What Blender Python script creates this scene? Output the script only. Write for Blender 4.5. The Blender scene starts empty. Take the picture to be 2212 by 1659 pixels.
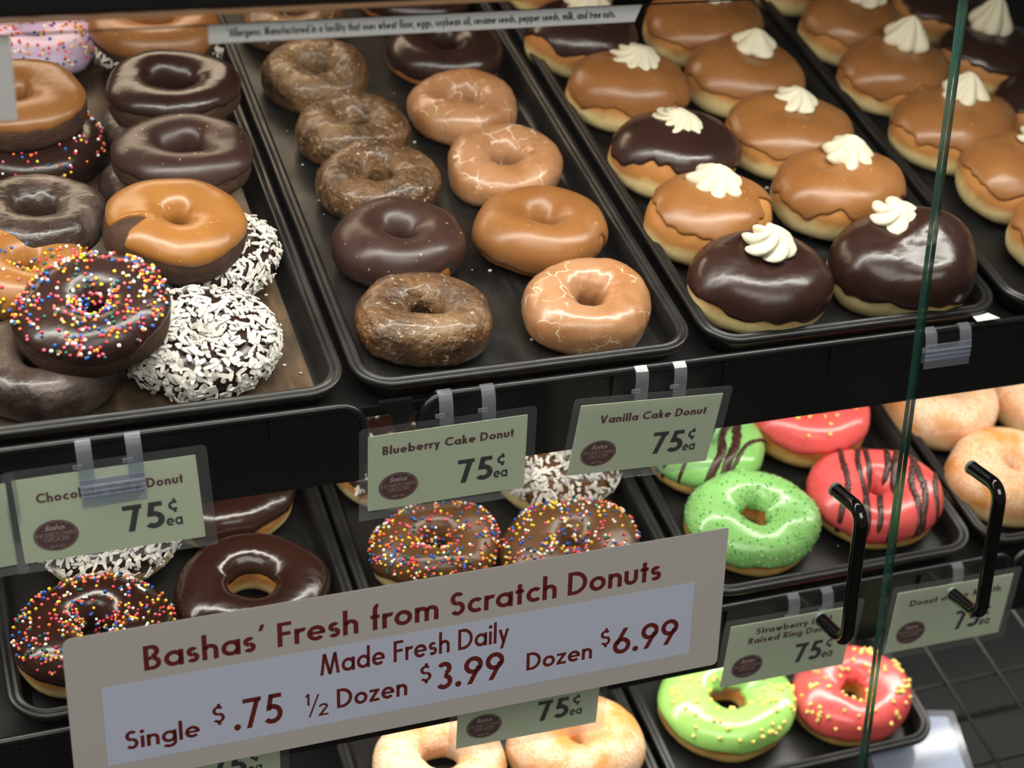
import bpy, bmesh, math, random
from mathutils import Vector, Matrix, noise
from math import sin, cos, pi, radians as rad, sqrt

sc = bpy.context.scene
COL = sc.collection

# ------------------------------------------------------------------ camera
cam_d = bpy.data.cameras.new('camera')
cam = bpy.data.objects.new('camera', cam_d)
COL.objects.link(cam)
cam.matrix_world = Matrix(((0.93467871, 0.12074942, -0.33435803, -0.35047190),
                           (-0.34788236, 0.50426632, -0.79037545, -0.83490219),
                           (0.07316812, 0.85506436, 0.51333358, 1.53168291),
                           (0, 0, 0, 1)))
cam_d.sensor_width = 36
cam_d.lens = 36 * 3556.57 / 2212
cam_d.clip_start = 0.01
cam_d.dof.use_dof = True
cam_d.dof.focus_distance = 1.06
cam_d.dof.aperture_fstop = 5.6
sc.camera = cam

# ------------------------------------------------------------------ light
sc.view_settings.view_transform = 'Standard'
sc.view_settings.look = 'None'
sc.view_settings.gamma = 1
sc.view_settings.exposure = 0.0
sc.cycles.use_denoising = True
sc.cycles.transparent_max_bounces = 24
sc.cycles.max_bounces = 8
sc.cycles.sample_clamp_indirect = 4

world = bpy.data.worlds.new('store')
sc.world = world
world.use_nodes = True
world.node_tree.nodes['Background'].inputs[0].default_value = (1.0, 0.92, 0.82, 1)
world.node_tree.nodes['Background'].inputs[1].default_value = 0.10

# frames: X along the case, Y into it, Z up.  The door glass leans back 8 degrees,
# the shelves slope 12 degrees up towards the back.
GL = rad(8)
SL = rad(11.927)
WX = Vector((1, 0, 0)); WH = Vector((0, cos(GL), -sin(GL))); WU = Vector((0, sin(GL), cos(GL)))
SD = Vector((0, cos(SL), sin(SL))); SN = Vector((0, -sin(SL), cos(SL)))
BASE = [Vector((0, 0, 1.0))]
BASE.append(BASE[0] - WU * 0.197)
BASE.append(BASE[0] - WU * 0.385 - WH * 0.03)
RS = Matrix.Rotation(SL, 4, 'X')           # shelf frame
RG = Matrix((WX, WU, -WH)).transposed().to_4x4()   # door frame: x, up, towards shopper


def shelf_pt(k, u, v, h=0.0):
    return BASE[k] + WX * u + SD * v + SN * h


def front_pt(u, up, off=0.0):
    """a point on the plane of the shelf fronts, off metres towards the shopper"""
    return BASE[0] + WX * u + WU * up - WH * off


def area(name, loc, direction, sx, sy, power, color, spread=180):
    l = bpy.data.lights.new(name, 'AREA')
    l.shape = 'RECTANGLE'; l.size = sx; l.size_y = sy
    l.energy = power; l.color = color; l.spread = rad(spread)
    o = bpy.data.objects.new(name, l); COL.objects.link(o)
    o.location = loc
    o.rotation_euler = Vector(direction).to_track_quat('-Z', 'Y').to_euler()
    return o


LAMPS = 1.0
area('case_lamp', front_pt(-0.12, 0.258, 0.020), (0, 0.30, -1), 1.2, 0.03, 5.3 * LAMPS, (1.0, 0.95, 0.87))
area('rear_case_lamp', Vector((-0.34, 0.52, 1.385)), (0, -0.15, -1), 0.75, 0.26, 4.6 * LAMPS, (1.0, 0.78, 0.56))
area('shelf_lamp', shelf_pt(0, 0.05, 0.035, -0.040), (0, 0.35, -1), 1.5, 0.02, 2.1 * LAMPS, (1.0, 0.94, 0.85))
area('shelf_lamp', shelf_pt(1, 0.05, 0.035, -0.040), (0, 0.35, -1), 1.5, 0.02, 3.0 * LAMPS, (1.0, 0.95, 0.87))
area('ceiling_lamp', Vector((-0.2, -2.0, 3.0)), (0.05, 1.2, -1.3), 2.4, 1.2, 46.0, (1.0, 0.96, 0.90))


# ------------------------------------------------------------------ mesh helpers
def link(name, me, mats, parent=None, smooth=True):
    if not isinstance(mats, (list, tuple)):
        mats = [mats]
    for m in mats:
        me.materials.append(m)
    if smooth:
        me.polygons.foreach_set('use_smooth', [True] * len(me.polygons))
    o = bpy.data.objects.new(name, me)
    COL.objects.link(o)
    if parent is not None:
        o.parent = parent
    return o


def mk(name, V, F, mats, parent=None, smooth=True, midx=None, autosmooth=None):
    me = bpy.data.meshes.new(name)
    me.from_pydata([tuple(v) for v in V], [], F)
    if midx is not None:
        me.polygons.foreach_set('material_index', midx)
    me.validate(); me.update()
    o = link(name, me, mats, parent, smooth)
    if autosmooth:
        me.set_sharp_from_angle(angle=rad(autosmooth))
    return o


def tag(o, label, cat, group=None, kind=None):
    o['label'] = label
    o['category'] = cat
    if group:
        o['group'] = group
    if kind:
        o['kind'] = kind
    return o


def empty(name, mat, label=None, cat=None, group=None):
    o = bpy.data.objects.new(name, None)
    o.empty_display_size = 0.02
    COL.objects.link(o)
    o.matrix_world = mat
    if label:
        tag(o, label, cat, group)
    return o


class MB:
    def __init__(s):
        s.V = []; s.F = []; s.M = []

    def add(s, V, F, m=0):
        k = len(s.V)
        s.V += [Vector(v) for v in V]
        s.F += [tuple(i + k for i in f) for f in F]
        s.M += [m] * len(F)

    def box(s, x0, x1, y0, y1, z0, z1, m=0):
        V = [(x, y, z) for z in (z0, z1) for y in (y0, y1) for x in (x0, x1)]
        s.add(V, [(0, 2, 3, 1), (4, 5, 7, 6), (0, 1, 5, 4), (2, 6, 7, 3), (0, 4, 6, 2), (1, 3, 7, 5)], m)

    def loops(s, loops, closed=True, cap0=False, cap1=False, m=0):
        """skin a list of equal-length vertex loops"""
        n = len(loops[0]); k = len(s.V)
        for l in loops:
            s.V += [Vector(v) for v in l]
        for a in range(len(loops) - 1):
            for i in range(n if closed else n - 1):
                j = (i + 1) % n
                s.F.append((k + a * n + i, k + a * n + j, k + (a + 1) * n + j, k + (a + 1) * n + i)); s.M.append(m)
        if cap0:
            s.F.append(tuple(k + i for i in reversed(range(n)))); s.M.append(m)
        if cap1:
            s.F.append(tuple(k + (len(loops) - 1) * n + i for i in range(n))); s.M.append(m)

    def tube(s, pts, r, n=12, m=0, caps=True):
        pts = [Vector(p) for p in pts]
        rr = r if isinstance(r, (list, tuple)) else [r] * len(pts)
        t0 = (pts[1] - pts[0]).normalized()
        ref = Vector((0, 0, 1)) if abs(t0.z) < 0.9 else Vector((1, 0, 0))
        nrm = t0.cross(ref).normalized()
        L = []
        for i, p in enumerate(pts):
            t = (pts[min(i + 1, len(pts) - 1)] - pts[max(i - 1, 0)]).normalized()
            nrm = (nrm - t * nrm.dot(t)).normalized()
            b = t.cross(nrm)
            L.append([p + (nrm * cos(2 * pi * j / n) + b * sin(2 * pi * j / n)) * rr[i] for j in range(n)])
        s.loops(L, True, caps, caps, m)

    def build(s, name, mats, parent=None, smooth=True, autosmooth=None):
        return mk(name, s.V, s.F, mats, parent, smooth, s.M, autosmooth)


def bevelled(mb, name, mats, parent=None, w=0.0015):
    o = mb.build(name, mats, parent, True)
    b = o.modifiers.new('bevel', 'BEVEL'); b.width = w; b.segments = 2; b.limit_method = 'ANGLE'
    b.harden_normals = False
    o.data.set_sharp_from_angle(angle=rad(50))
    return o


def arc(cx, cy, r, a0, a1, n=8):
    return [(cx + r * cos(rad(a0 + (a1 - a0) * i / n)), cy + r * sin(rad(a0 + (a1 - a0) * i / n))) for i in range(n + 1)]


def rrect(x0, x1, y0, y1, r, n=6):
    """rounded rectangle, counter-clockwise; r may be a 4-tuple: BL, BR, TR, TL"""
    r = r if isinstance(r, (list, tuple)) else (r,) * 4
    r = [max(q, 1e-5) for q in r]
    return (arc(x0 + r[0], y0 + r[0], r[0], 180, 270, n) + arc(x1 - r[1], y0 + r[1], r[1], 270, 360, n)
            + arc(x1 - r[2], y1 - r[2], r[2], 0, 90, n) + arc(x0 + r[3], y1 - r[3], r[3], 90, 180, n))


def plate(mb, poly, z0, z1, m=0):
    L = [[(x, y, z) for x, y in poly] for z in (z0, z1)]
    mb.loops(L, True, True, True, m)


# ------------------------------------------------------------------ materials
MATS = {}


def srgb(r, g, b):
    f = lambda c: c / 12.92 if c <= 0.04045 else ((c + 0.055) / 1.055) ** 2.4
    return (f(r / 255), f(g / 255), f(b / 255), 1)


class N:
    def __init__(s, name):
        s.m = bpy.data.materials.new(name); s.m.use_nodes = True
        s.t = s.m.node_tree; s.b = s.t.nodes['Principled BSDF']
        s.out = s.t.nodes['Material Output']
        s._tc = None

    def n(s, typ, **kw):
        o = s.t.nodes.new(typ)
        for k, v in kw.items():
            setattr(o, k, v)
        return o

    def l(s, a, b):
        s.t.links.new(a, b)

    @property
    def tc(s):
        if s._tc is None:
            s._tc = s.n('ShaderNodeTexCoord')
        return s._tc

    def noise(s, scale, detail=4, rough=0.55, offset=0.0, coord='Object'):
        t = s.n('ShaderNodeTexNoise')
        t.inputs['Scale'].default_value = scale; t.inputs['Detail'].default_value = detail
        t.inputs['Roughness'].default_value = rough
        mp = s.n('ShaderNodeMapping'); s.l(s.tc.outputs[coord], mp.inputs[0])
        oi = s.n('ShaderNodeObjectInfo')
        cb = s.n('ShaderNodeMath', operation='MULTIPLY_ADD')
        cb.inputs[1].default_value = 37.0; cb.inputs[2].default_value = offset
        s.l(oi.outputs['Random'], cb.inputs[0]); s.l(cb.outputs[0], mp.inputs['Location'])
        s.l(mp.outputs[0], t.inputs['Vector'])
        return t.outputs['Fac']

    def ramp(s, fac, stops, interp='LINEAR'):
        r = s.n('ShaderNodeValToRGB'); r.color_ramp.interpolation = interp
        e = r.color_ramp.elements
        while len(e) < len(stops):
            e.new(0.5)
        for el, (p, c) in zip(e, stops):
            el.position = p
            el.color = c if isinstance(c, (tuple, list)) else (c, c, c, 1)
        s.l(fac, r.inputs[0])
        return r.outputs[0]

    def mix(s, fac, a, b, mode='MIX'):
        x = s.n('ShaderNodeMix', data_type='RGBA', blend_type=mode)
        for sock, v in ((x.inputs[0], fac), (x.inputs[6], a), (x.inputs[7], b)):
            if isinstance(v, (int, float)):
                sock.default_value = v
            elif isinstance(v, (tuple, list)):
                sock.default_value = v
            else:
                s.l(v, sock)
        return x.outputs[2]

    def bump(s, h, strength=0.3, dist=0.001):
        b = s.n('ShaderNodeBump'); b.inputs['Strength'].default_value = strength; b.inputs['Distance'].default_value = dist
        s.l(h, b.inputs['Height']); s.l(b.outputs[0], s.b.inputs['Normal'])

    def set(s, col=None, rough=None, spec=None, coat=None, metal=None, sss=None):
        for k, v in (('Base Color', col), ('Roughness', rough), ('Specular IOR Level', spec), ('Coat Weight', coat), ('Metallic', metal), ('Subsurface Weight', sss)):
            if v is None:
                continue
            if hasattr(v, 'is_linked'):
                s.l(v, s.b.inputs[k])
            else:
                s.b.inputs[k].default_value = v
        if sss:
            s.b.inputs['Subsurface Radius'].default_value = (1, 0.6, 0.35)
            s.b.inputs['Subsurface Scale'].default_value = 0.003
        return s


def icing_mat(name, col, col2, rough, bump=0.12, speck=0.0, coat=0.0):
    k = N(name)
    c = k.mix(k.ramp(k.noise(28, 3), [(0.3, 0.0), (0.7, 1.0)]), col, col2)
    if speck:
        sp = k.ramp(k.noise(300, 1, offset=5), [(0.735, 0.0), (0.76, 0.8)])
        c = k.mix(sp, c, srgb(190, 140, 90))
    rr = k.n('ShaderNodeMath', operation='MULTIPLY_ADD')
    k.l(k.noise(45, 3, offset=3), rr.inputs[0]); rr.inputs[1].default_value = 0.22; rr.inputs[2].default_value = rough - 0.11
    k.set(c, rr.outputs[0], 0.5, coat)
    k.b.inputs['Coat Roughness'].default_value = 0.12
    k.bump(k.noise(60, 3, offset=9), bump, 0.002)
    return k.m


def dough_mat(name, top, pale, bottom, bump=0.35):
    """fried raised dough: dark base, pale proof line round the middle, golden top"""
    k = N(name)
    sep = k.n('ShaderNodeSeparateXYZ'); k.l(k.tc.outputs['Generated'], sep.inputs[0])
    a = k.n('ShaderNodeMath', operation='MULTIPLY_ADD')
    k.l(k.noise(30, 3), a.inputs[0]); a.inputs[1].default_value = 0.46; a.inputs[2].default_value = -0.23
    b = k.n('ShaderNodeMath', operation='ADD'); k.l(a.outputs[0], b.inputs[0]); k.l(sep.outputs[2], b.inputs[1])
    c = k.ramp(b.outputs[0], [(0.08, bottom), (0.17, pale), (0.34, pale), (0.50, top), (1.0, top)])
    c = k.mix(k.ramp(k.noise(60, 5, offset=4), [(0.35, 0.0), (0.75, 0.55)]), c, k.mix(0.5, c, bottom))
    k.set(c, 0.55, 0.35)
    k.bump(k.noise(150, 5, offset=2), bump, 0.0015)
    return k.m


def cake_mat(name, a, b, bump=0.7):
    k = N(name)
    c = k.mix(k.ramp(k.noise(70, 6), [(0.3, 0.0), (0.7, 1.0)]), a, b)
    k.set(c, 0.7, 0.3)
    k.bump(k.noise(220, 6, offset=2), bump, 0.002)
    return k.m


def glazed_mat(name, a, b, film, film_lo, film_hi, flakes, bump=0.5, crack=True, fsc=190):
    """cake under a sugar glaze: mottled body, milky film, white crazed lines and flakes"""
    k = N(name)
    c = k.mix(k.ramp(k.noise(55, 5), [(0.32, 0.0), (0.68, 1.0)]), a, b)
    f = k.ramp(k.noise(24, 5, offset=7), [(film_lo, 0.0), (film_hi, 0.75)])
    c = k.mix(f, c, film)
    if crack:
        v = k.n('ShaderNodeTexVoronoi', feature='DISTANCE_TO_EDGE'); v.inputs['Scale'].default_value = 62
        mp = k.n('ShaderNodeVectorMath', operation='MULTIPLY_ADD')
        nz = k.n('ShaderNodeTexNoise'); nz.inputs['Scale'].default_value = 60
        k.l(k.tc.outputs['Object'], nz.inputs['Vector'])
        k.l(nz.outputs['Color'], mp.inputs[0]); mp.inputs[1].default_value = (0.02,) * 3
        k.l(k.tc.outputs['Object'], mp.inputs[2]); k.l(mp.outputs[0], v.inputs['Vector'])
        line = k.ramp(v.outputs['Distance'], [(0.0, 1.0), (0.035, 0.0)])
        gate = k.ramp(k.noise(38, 3, offset=11), [(0.50, 0.0), (0.60, 0.8)])
        m = k.n('ShaderNodeMath', operation='MULTIPLY'); k.l(line, m.inputs[0]); k.l(gate, m.inputs[1])
        c = k.mix(m.outputs[0], c, srgb(238, 222, 200))
    fl = k.ramp(k.noise(fsc, 5, 0.7, offset=15), [(flakes, 0.0), (flakes + 0.05, 0.85)])
    fg = k.n('ShaderNodeMath', operation='MULTIPLY'); k.l(fl, fg.inputs[0])
    k.l(k.ramp(k.noise(45, 4, offset=19), [(0.42, 0.15), (0.62, 1.0)]), fg.inputs[1]); fl = fg.outputs[0]
    c = k.mix(fl, c, srgb(218, 200, 172))
    k.set(c, k.ramp(k.noise(40, 3, offset=3), [(0.3, 0.22), (0.7, 0.5)]), 0.5, 0.35)
    k.b.inputs['Coat Roughness'].default_value = 0.18
    k.bump(k.noise(110, 5, offset=2), bump, 0.002)
    return k.m


def sugar_mat(name, top, pale, bottom, lo, hi):
    k = N(name)
    sep = k.n('ShaderNodeSeparateXYZ'); k.l(k.tc.outputs['Generated'], sep.inputs[0])
    c = k.ramp(sep.outputs[2], [(0.05, bottom), (0.25, pale), (0.38, pale), (0.55, top), (1.0, top)])
    patch = k.ramp(k.noise(36, 4), [(lo, 0.0), (hi, 1.0)])
    grain = k.ramp(k.noise(700, 2, offset=5), [(0.40, 0.25), (0.58, 1.0)])
    m = k.n('ShaderNodeMath', operation='MULTIPLY'); k.l(patch, m.inputs[0]); k.l(grain, m.inputs[1])
    m2 = k.n('ShaderNodeMath', operation='MULTIPLY'); k.l(m.outputs[0], m2.inputs[0])
    k.l(k.ramp(sep.outputs[2], [(0.30, 0.15), (0.6, 1.0)]), m2.inputs[1])
    c = k.mix(m2.outputs[0], c, srgb(238, 208, 182))
    k.set(c, 0.6, 0.4)
    k.bump(k.noise(520, 3, offset=9), 0.5, 0.001)
    return k.m


def plain(name, col, rough=0.5, spec=0.5, metal=0.0, coat=0.0, bump=None):
    k = N(name); k.set(col, rough, spec, coat, metal)
    if bump:
        k.bump(k.noise(bump[0], 4), bump[1], 0.001)
    return k.m


def clear_mat(name, tint, gloss=0.04, haze=0.0, rough=0.05, fres=1.45):
    """thin clear sheet: see-through, mirror-like by Fresnel, a little milky"""
    k = N(name); t = k.t
    t.nodes.remove(k.b)
    tr = k.n('ShaderNodeBsdfTransparent'); tr.inputs[0].default_value = tint
    gl = k.n('ShaderNodeBsdfGlossy'); gl.inputs['Roughness'].default_value = rough
    f0 = ((fres - 1) / (fres + 1)) ** 2      # Schlick, the same from either side of the sheet
    lw = k.n('ShaderNodeLayerWeight'); lw.inputs[0].default_value = 0.5
    pw = k.n('ShaderNodeMath', operation='POWER'); k.l(lw.outputs['Facing'], pw.inputs[0]); pw.inputs[1].default_value = 5
    fr = k.n('ShaderNodeMath', operation='MULTIPLY_ADD'); k.l(pw.outputs[0], fr.inputs[0]); fr.inputs[1].default_value = 1 - f0; fr.inputs[2].default_value = f0
    mx = k.n('ShaderNodeMixShader'); k.l(fr.outputs[0], mx.inputs[0]); k.l(tr.outputs[0], mx.inputs[1]); k.l(gl.outputs[0], mx.inputs[2])
    last = mx
    if haze:
        df = k.n('ShaderNodeBsdfDiffuse'); df.inputs[0].default_value = (0.85, 0.86, 0.9, 1)
        tl = k.n('ShaderNodeBsdfTranslucent'); tl.inputs[0].default_value = (0.85, 0.86, 0.9, 1)
        ad = k.n('ShaderNodeMixShader'); ad.inputs[0].default_value = 0.5; k.l(df.outputs[0], ad.inputs[1]); k.l(tl.outputs[0], ad.inputs[2])
        m2 = k.n('ShaderNodeMixShader'); m2.inputs[0].default_value = haze
        k.l(mx.outputs[0], m2.inputs[1]); k.l(ad.outputs[0], m2.inputs[2]); last = m2
    k.l(last.outputs[0], k.out.inputs[0])
    return k.m


M_MAPLE = icing_mat('maple_icing', srgb(142, 95, 53), srgb(128, 82, 42), 0.34, 0.22, 0.6)
M_MAPLE_AMBER = icing_mat('amber_maple_icing', srgb(150, 101, 50), srgb(134, 86, 39), 0.32, 0.14, 0.5)
M_CHOC = icing_mat('chocolate_icing', srgb(50, 30, 25), srgb(42, 25, 21), 0.27, 0.3, 0.0)
M_CHOC_SPECK = icing_mat('flecked_chocolate_icing', srgb(58, 38, 33), srgb(50, 32, 28), 0.36, 0.10, 0.5)
M_CHOC_SHINY = icing_mat('glossy_chocolate_icing', srgb(50, 28, 21), srgb(42, 23, 18), 0.22, 0.4, 0.0, 0.3)
M_MILK = icing_mat('milk_chocolate_icing', srgb(98, 66, 40), srgb(84, 55, 32), 0.30, 0.15, 0.0)
M_GREEN = icing_mat('green_icing', srgb(144, 198, 118), srgb(128, 186, 102), 0.24, 0.4, 0.0, 0.3)
M_LIME = icing_mat('lime_icing', srgb(164, 214, 116), srgb(150, 204, 100), 0.22, 0.12, 0.0, 0.3)
M_PINK = icing_mat('strawberry_icing', srgb(226, 94, 92), srgb(214, 80, 80), 0.26, 0.12, 0.0, 0.2)
M_LAVENDER = icing_mat('lavender_icing', srgb(196, 176, 204), srgb(184, 162, 194), 0.4, 0.25)
M_CHOC_CAKE = cake_mat('chocolate_cake', srgb(54, 36, 28), srgb(76, 52, 38))
M_PLAIN_CAKE = cake_mat('golden_cake', srgb(150, 92, 44), srgb(176, 116, 60), 0.4)
M_DOUGH = dough_mat('raised_dough', srgb(176, 120, 64), srgb(222, 202, 146), srgb(128, 80, 38))
M_DOUGH_DARK = dough_mat('browned_dough', srgb(196, 124, 56), srgb(226, 186, 112), srgb(120, 70, 32))
M_VANILLA = glazed_mat('vanilla_glazed_cake', srgb(152, 102, 62), srgb(166, 118, 80), srgb(176, 136, 104), 0.42, 0.75, 0.70, 0.3)
M_BLUE = glazed_mat('blueberry_glazed_cake', srgb(106, 72, 38), srgb(62, 44, 32), srgb(140, 112, 80), 0.48, 0.70, 0.585, 2.4, False, 300)
M_CHOCGLAZE = glazed_mat('glazed_chocolate_cake', srgb(60, 44, 37), srgb(44, 33, 28), srgb(118, 102, 95), 0.47, 0.66, 0.68, 0.9, False)
M_SUGAR = sugar_mat('sugared_dough', srgb(214, 140, 66), srgb(238, 206, 140), srgb(150, 92, 44), 0.37, 0.58)
M_SUGAR_HEAVY = sugar_mat('heavily_sugared_dough', srgb(206, 140, 80), srgb(232, 196, 140), srgb(150, 92, 44), 0.34, 0.54)
M_CREAM = N('whipped_cream').set(srgb(208, 201, 178), 0.55, 0.3, None, None, 0.15).m
M_COCO = N('coconut').set(srgb(206, 201, 194), 0.6, 0.3).m
M_DRIZZLE = icing_mat('chocolate_drizzle', srgb(70, 42, 36), srgb(60, 34, 30), 0.35, 0.05)
M_GREEN_SUGAR = plain('green_sugar', srgb(40, 130, 66), 0.3)
M_CRYSTAL = plain('pale_sugar', srgb(206, 226, 176), 0.2)
M_YELLOW_SPRINKLE = plain('yellow_sprinkle', srgb(244, 214, 122), 0.4)
RAINBOW = [plain('sprinkle_red', srgb(206, 62, 78), 0.35), plain('sprinkle_orange', srgb(232, 120, 56), 0.35),
           plain('sprinkle_yellow', srgb(238, 196, 50), 0.35), plain('sprinkle_white', srgb(236, 232, 222), 0.35),
           plain('sprinkle_blue', srgb(40, 92, 180), 0.35), plain('sprinkle_green', srgb(34, 92, 74), 0.35),
           plain('sprinkle_pink', srgb(226, 96, 122), 0.35)]


def tray_mat(name, col, worn, amt):
    k = N(name)
    sc_ = k.ramp(k.noise(18, 6, 0.65), [(0.40, 0.0), (0.75, amt)])
    st = k.n('ShaderNodeTexNoise'); st.inputs['Scale'].default_value = 120; st.inputs['Detail'].default_value = 5
    mp = k.n('ShaderNodeMapping'); mp.inputs['Scale'].default_value = (1, 0.12, 1); mp.inputs['Rotation'].default_value = (0, 0, 0.5)
    k.l(k.tc.outputs['Object'], mp.inputs[0]); k.l(mp.outputs[0], st.inputs['Vector'])
    s2 = k.ramp(st.outputs['Fac'], [(0.50, 0.0), (0.72, amt * 0.7)])
    c = k.mix(sc_, col, worn); c = k.mix(s2, c, worn)
    k.set(c, k.ramp(k.noise(30, 4, offset=3), [(0.3, 0.30), (0.7, 0.5)]), 0.5)
    k.bump(st.outputs['Fac'], 0.08, 0.001)
    return k.m


M_TRAY = tray_mat('black_tray', srgb(16, 16, 17), srgb(60, 58, 56), 0.22)
M_TRAY_FLOOR = tray_mat('scratched_tray_floor', srgb(15, 15, 15), srgb(70, 64, 58), 0.26)
M_TRAY_BROWN = tray_mat('grazing_lit_tray_floor', srgb(58, 47, 40), srgb(132, 104, 76), 0.7)  # brown tones paint in the light grazing a scratched black floor
M_BLACK = N('black_plastic')
M_BLACK.set(srgb(17, 18, 20), 0.30, 0.5); M_BLACK.bump(M_BLACK.noise(240, 4), 0.05, 0.001); M_BLACK = M_BLACK.m
M_MATTE = plain('matte_black', srgb(16, 16, 17), 0.6, 0.3)
M_HANDLE = plain('gloss_black_handle', srgb(10, 10, 11), 0.12, 0.6, 0, 0.4)
M_FERRULE = plain('ferrule', srgb(150, 176, 172), 0.3, 0.5, 0.3)
M_STEEL = plain('wire_steel', srgb(120, 120, 118), 0.35, 0.5, 0.8)
M_GLASS = clear_mat('door_glass', (0.97, 0.985, 0.975, 1), rough=0.02, fres=1.33)
M_GLASS_EDGE = N('glass_edge').set(srgb(38, 74, 66), 0.10, 0.6).m
M_FILM = clear_mat('laminate', (0.90, 0.91, 0.92, 1), haze=0.06, rough=0.12, fres=1.35)
M_CLIP = clear_mat('clear_plastic', (0.78, 0.81, 0.90, 1), haze=0.17, rough=0.15, fres=1.5)
M_CARD = plain('pale_green_card', srgb(232, 240, 206), 0.6, 0.3)
M_WHITE_CARD = plain('white_card', srgb(226, 226, 224), 0.6, 0.3)
M_SIGN = plain('sign_board', srgb(186, 183, 178), 0.5, 0.3)
M_STRIP = plain('price_strip', srgb(194, 202, 222), 0.5, 0.3)
M_LABEL = plain('label_grey', srgb(204, 206, 204), 0.5, 0.3)
M_MAROON = plain('maroon_ink', srgb(104, 36, 34), 0.6, 0.3)
M_MAROON_DARK = plain('seal_maroon', srgb(98, 34, 36), 0.6, 0.3)
M_INK = plain('black_ink', srgb(32, 36, 36), 0.6, 0.3)
M_SEAL_INK = plain('seal_print', srgb(214, 190, 176), 0.6, 0.3)


# ------------------------------------------------------------------ lettering: a geometric sans built from strokes
class Glyph:
    XH = 0.64

    def __init__(s, w):
        s.w = w; s.Q = []; s.R = s.XH / 2

    def rect(s, x0, y0, x1, y1):
        s.Q.append([(x0, y0), (x1, y0), (x1, y1), (x0, y1)])

    def v(s, x, y0, y1):          # stem whose left side is x
        s.rect(x, y0, x + s.w, y1)

    def h(s, x0, x1, y, w=None):  # bar whose lower side is y
        s.rect(x0, y, x1, y + (w or s.w * 0.9))

    def d(s, x0, y0, x1, y1, w=None):  # diagonal with level ends; x0, x1 are left sides
        w = (w or s.w) * sqrt(1 + ((x1 - x0) / (y1 - y0)) ** 2) * 0.97
        s.Q.append([(x0, y0), (x0 + w, y0), (x1 + w, y1), (x1, y1)])

    def a(s, cx, cy, rx, ry, a0, a1, w=None):   # arc, centreline radii
        w = (w or s.w) / 2
        n = max(4, int(abs(a1 - a0) / 12))
        P = []
        for i in range(n + 1):
            t = rad(a0 + (a1 - a0) * i / n)
            P.append(((cx + (rx - w) * cos(t), cy + (ry - w) * sin(t)), (cx + (rx + w) * cos(t), cy + (ry + w) * sin(t))))
        for i in range(n):
            s.Q.append([P[i][0], P[i][1], P[i + 1][1], P[i + 1][0]])

    def o(s, cx, cy=None, r=None):
        r = (r or s.R) - s.w / 2
        s.a(cx, s.R if cy is None else cy, r, r, 0, 360)


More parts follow.
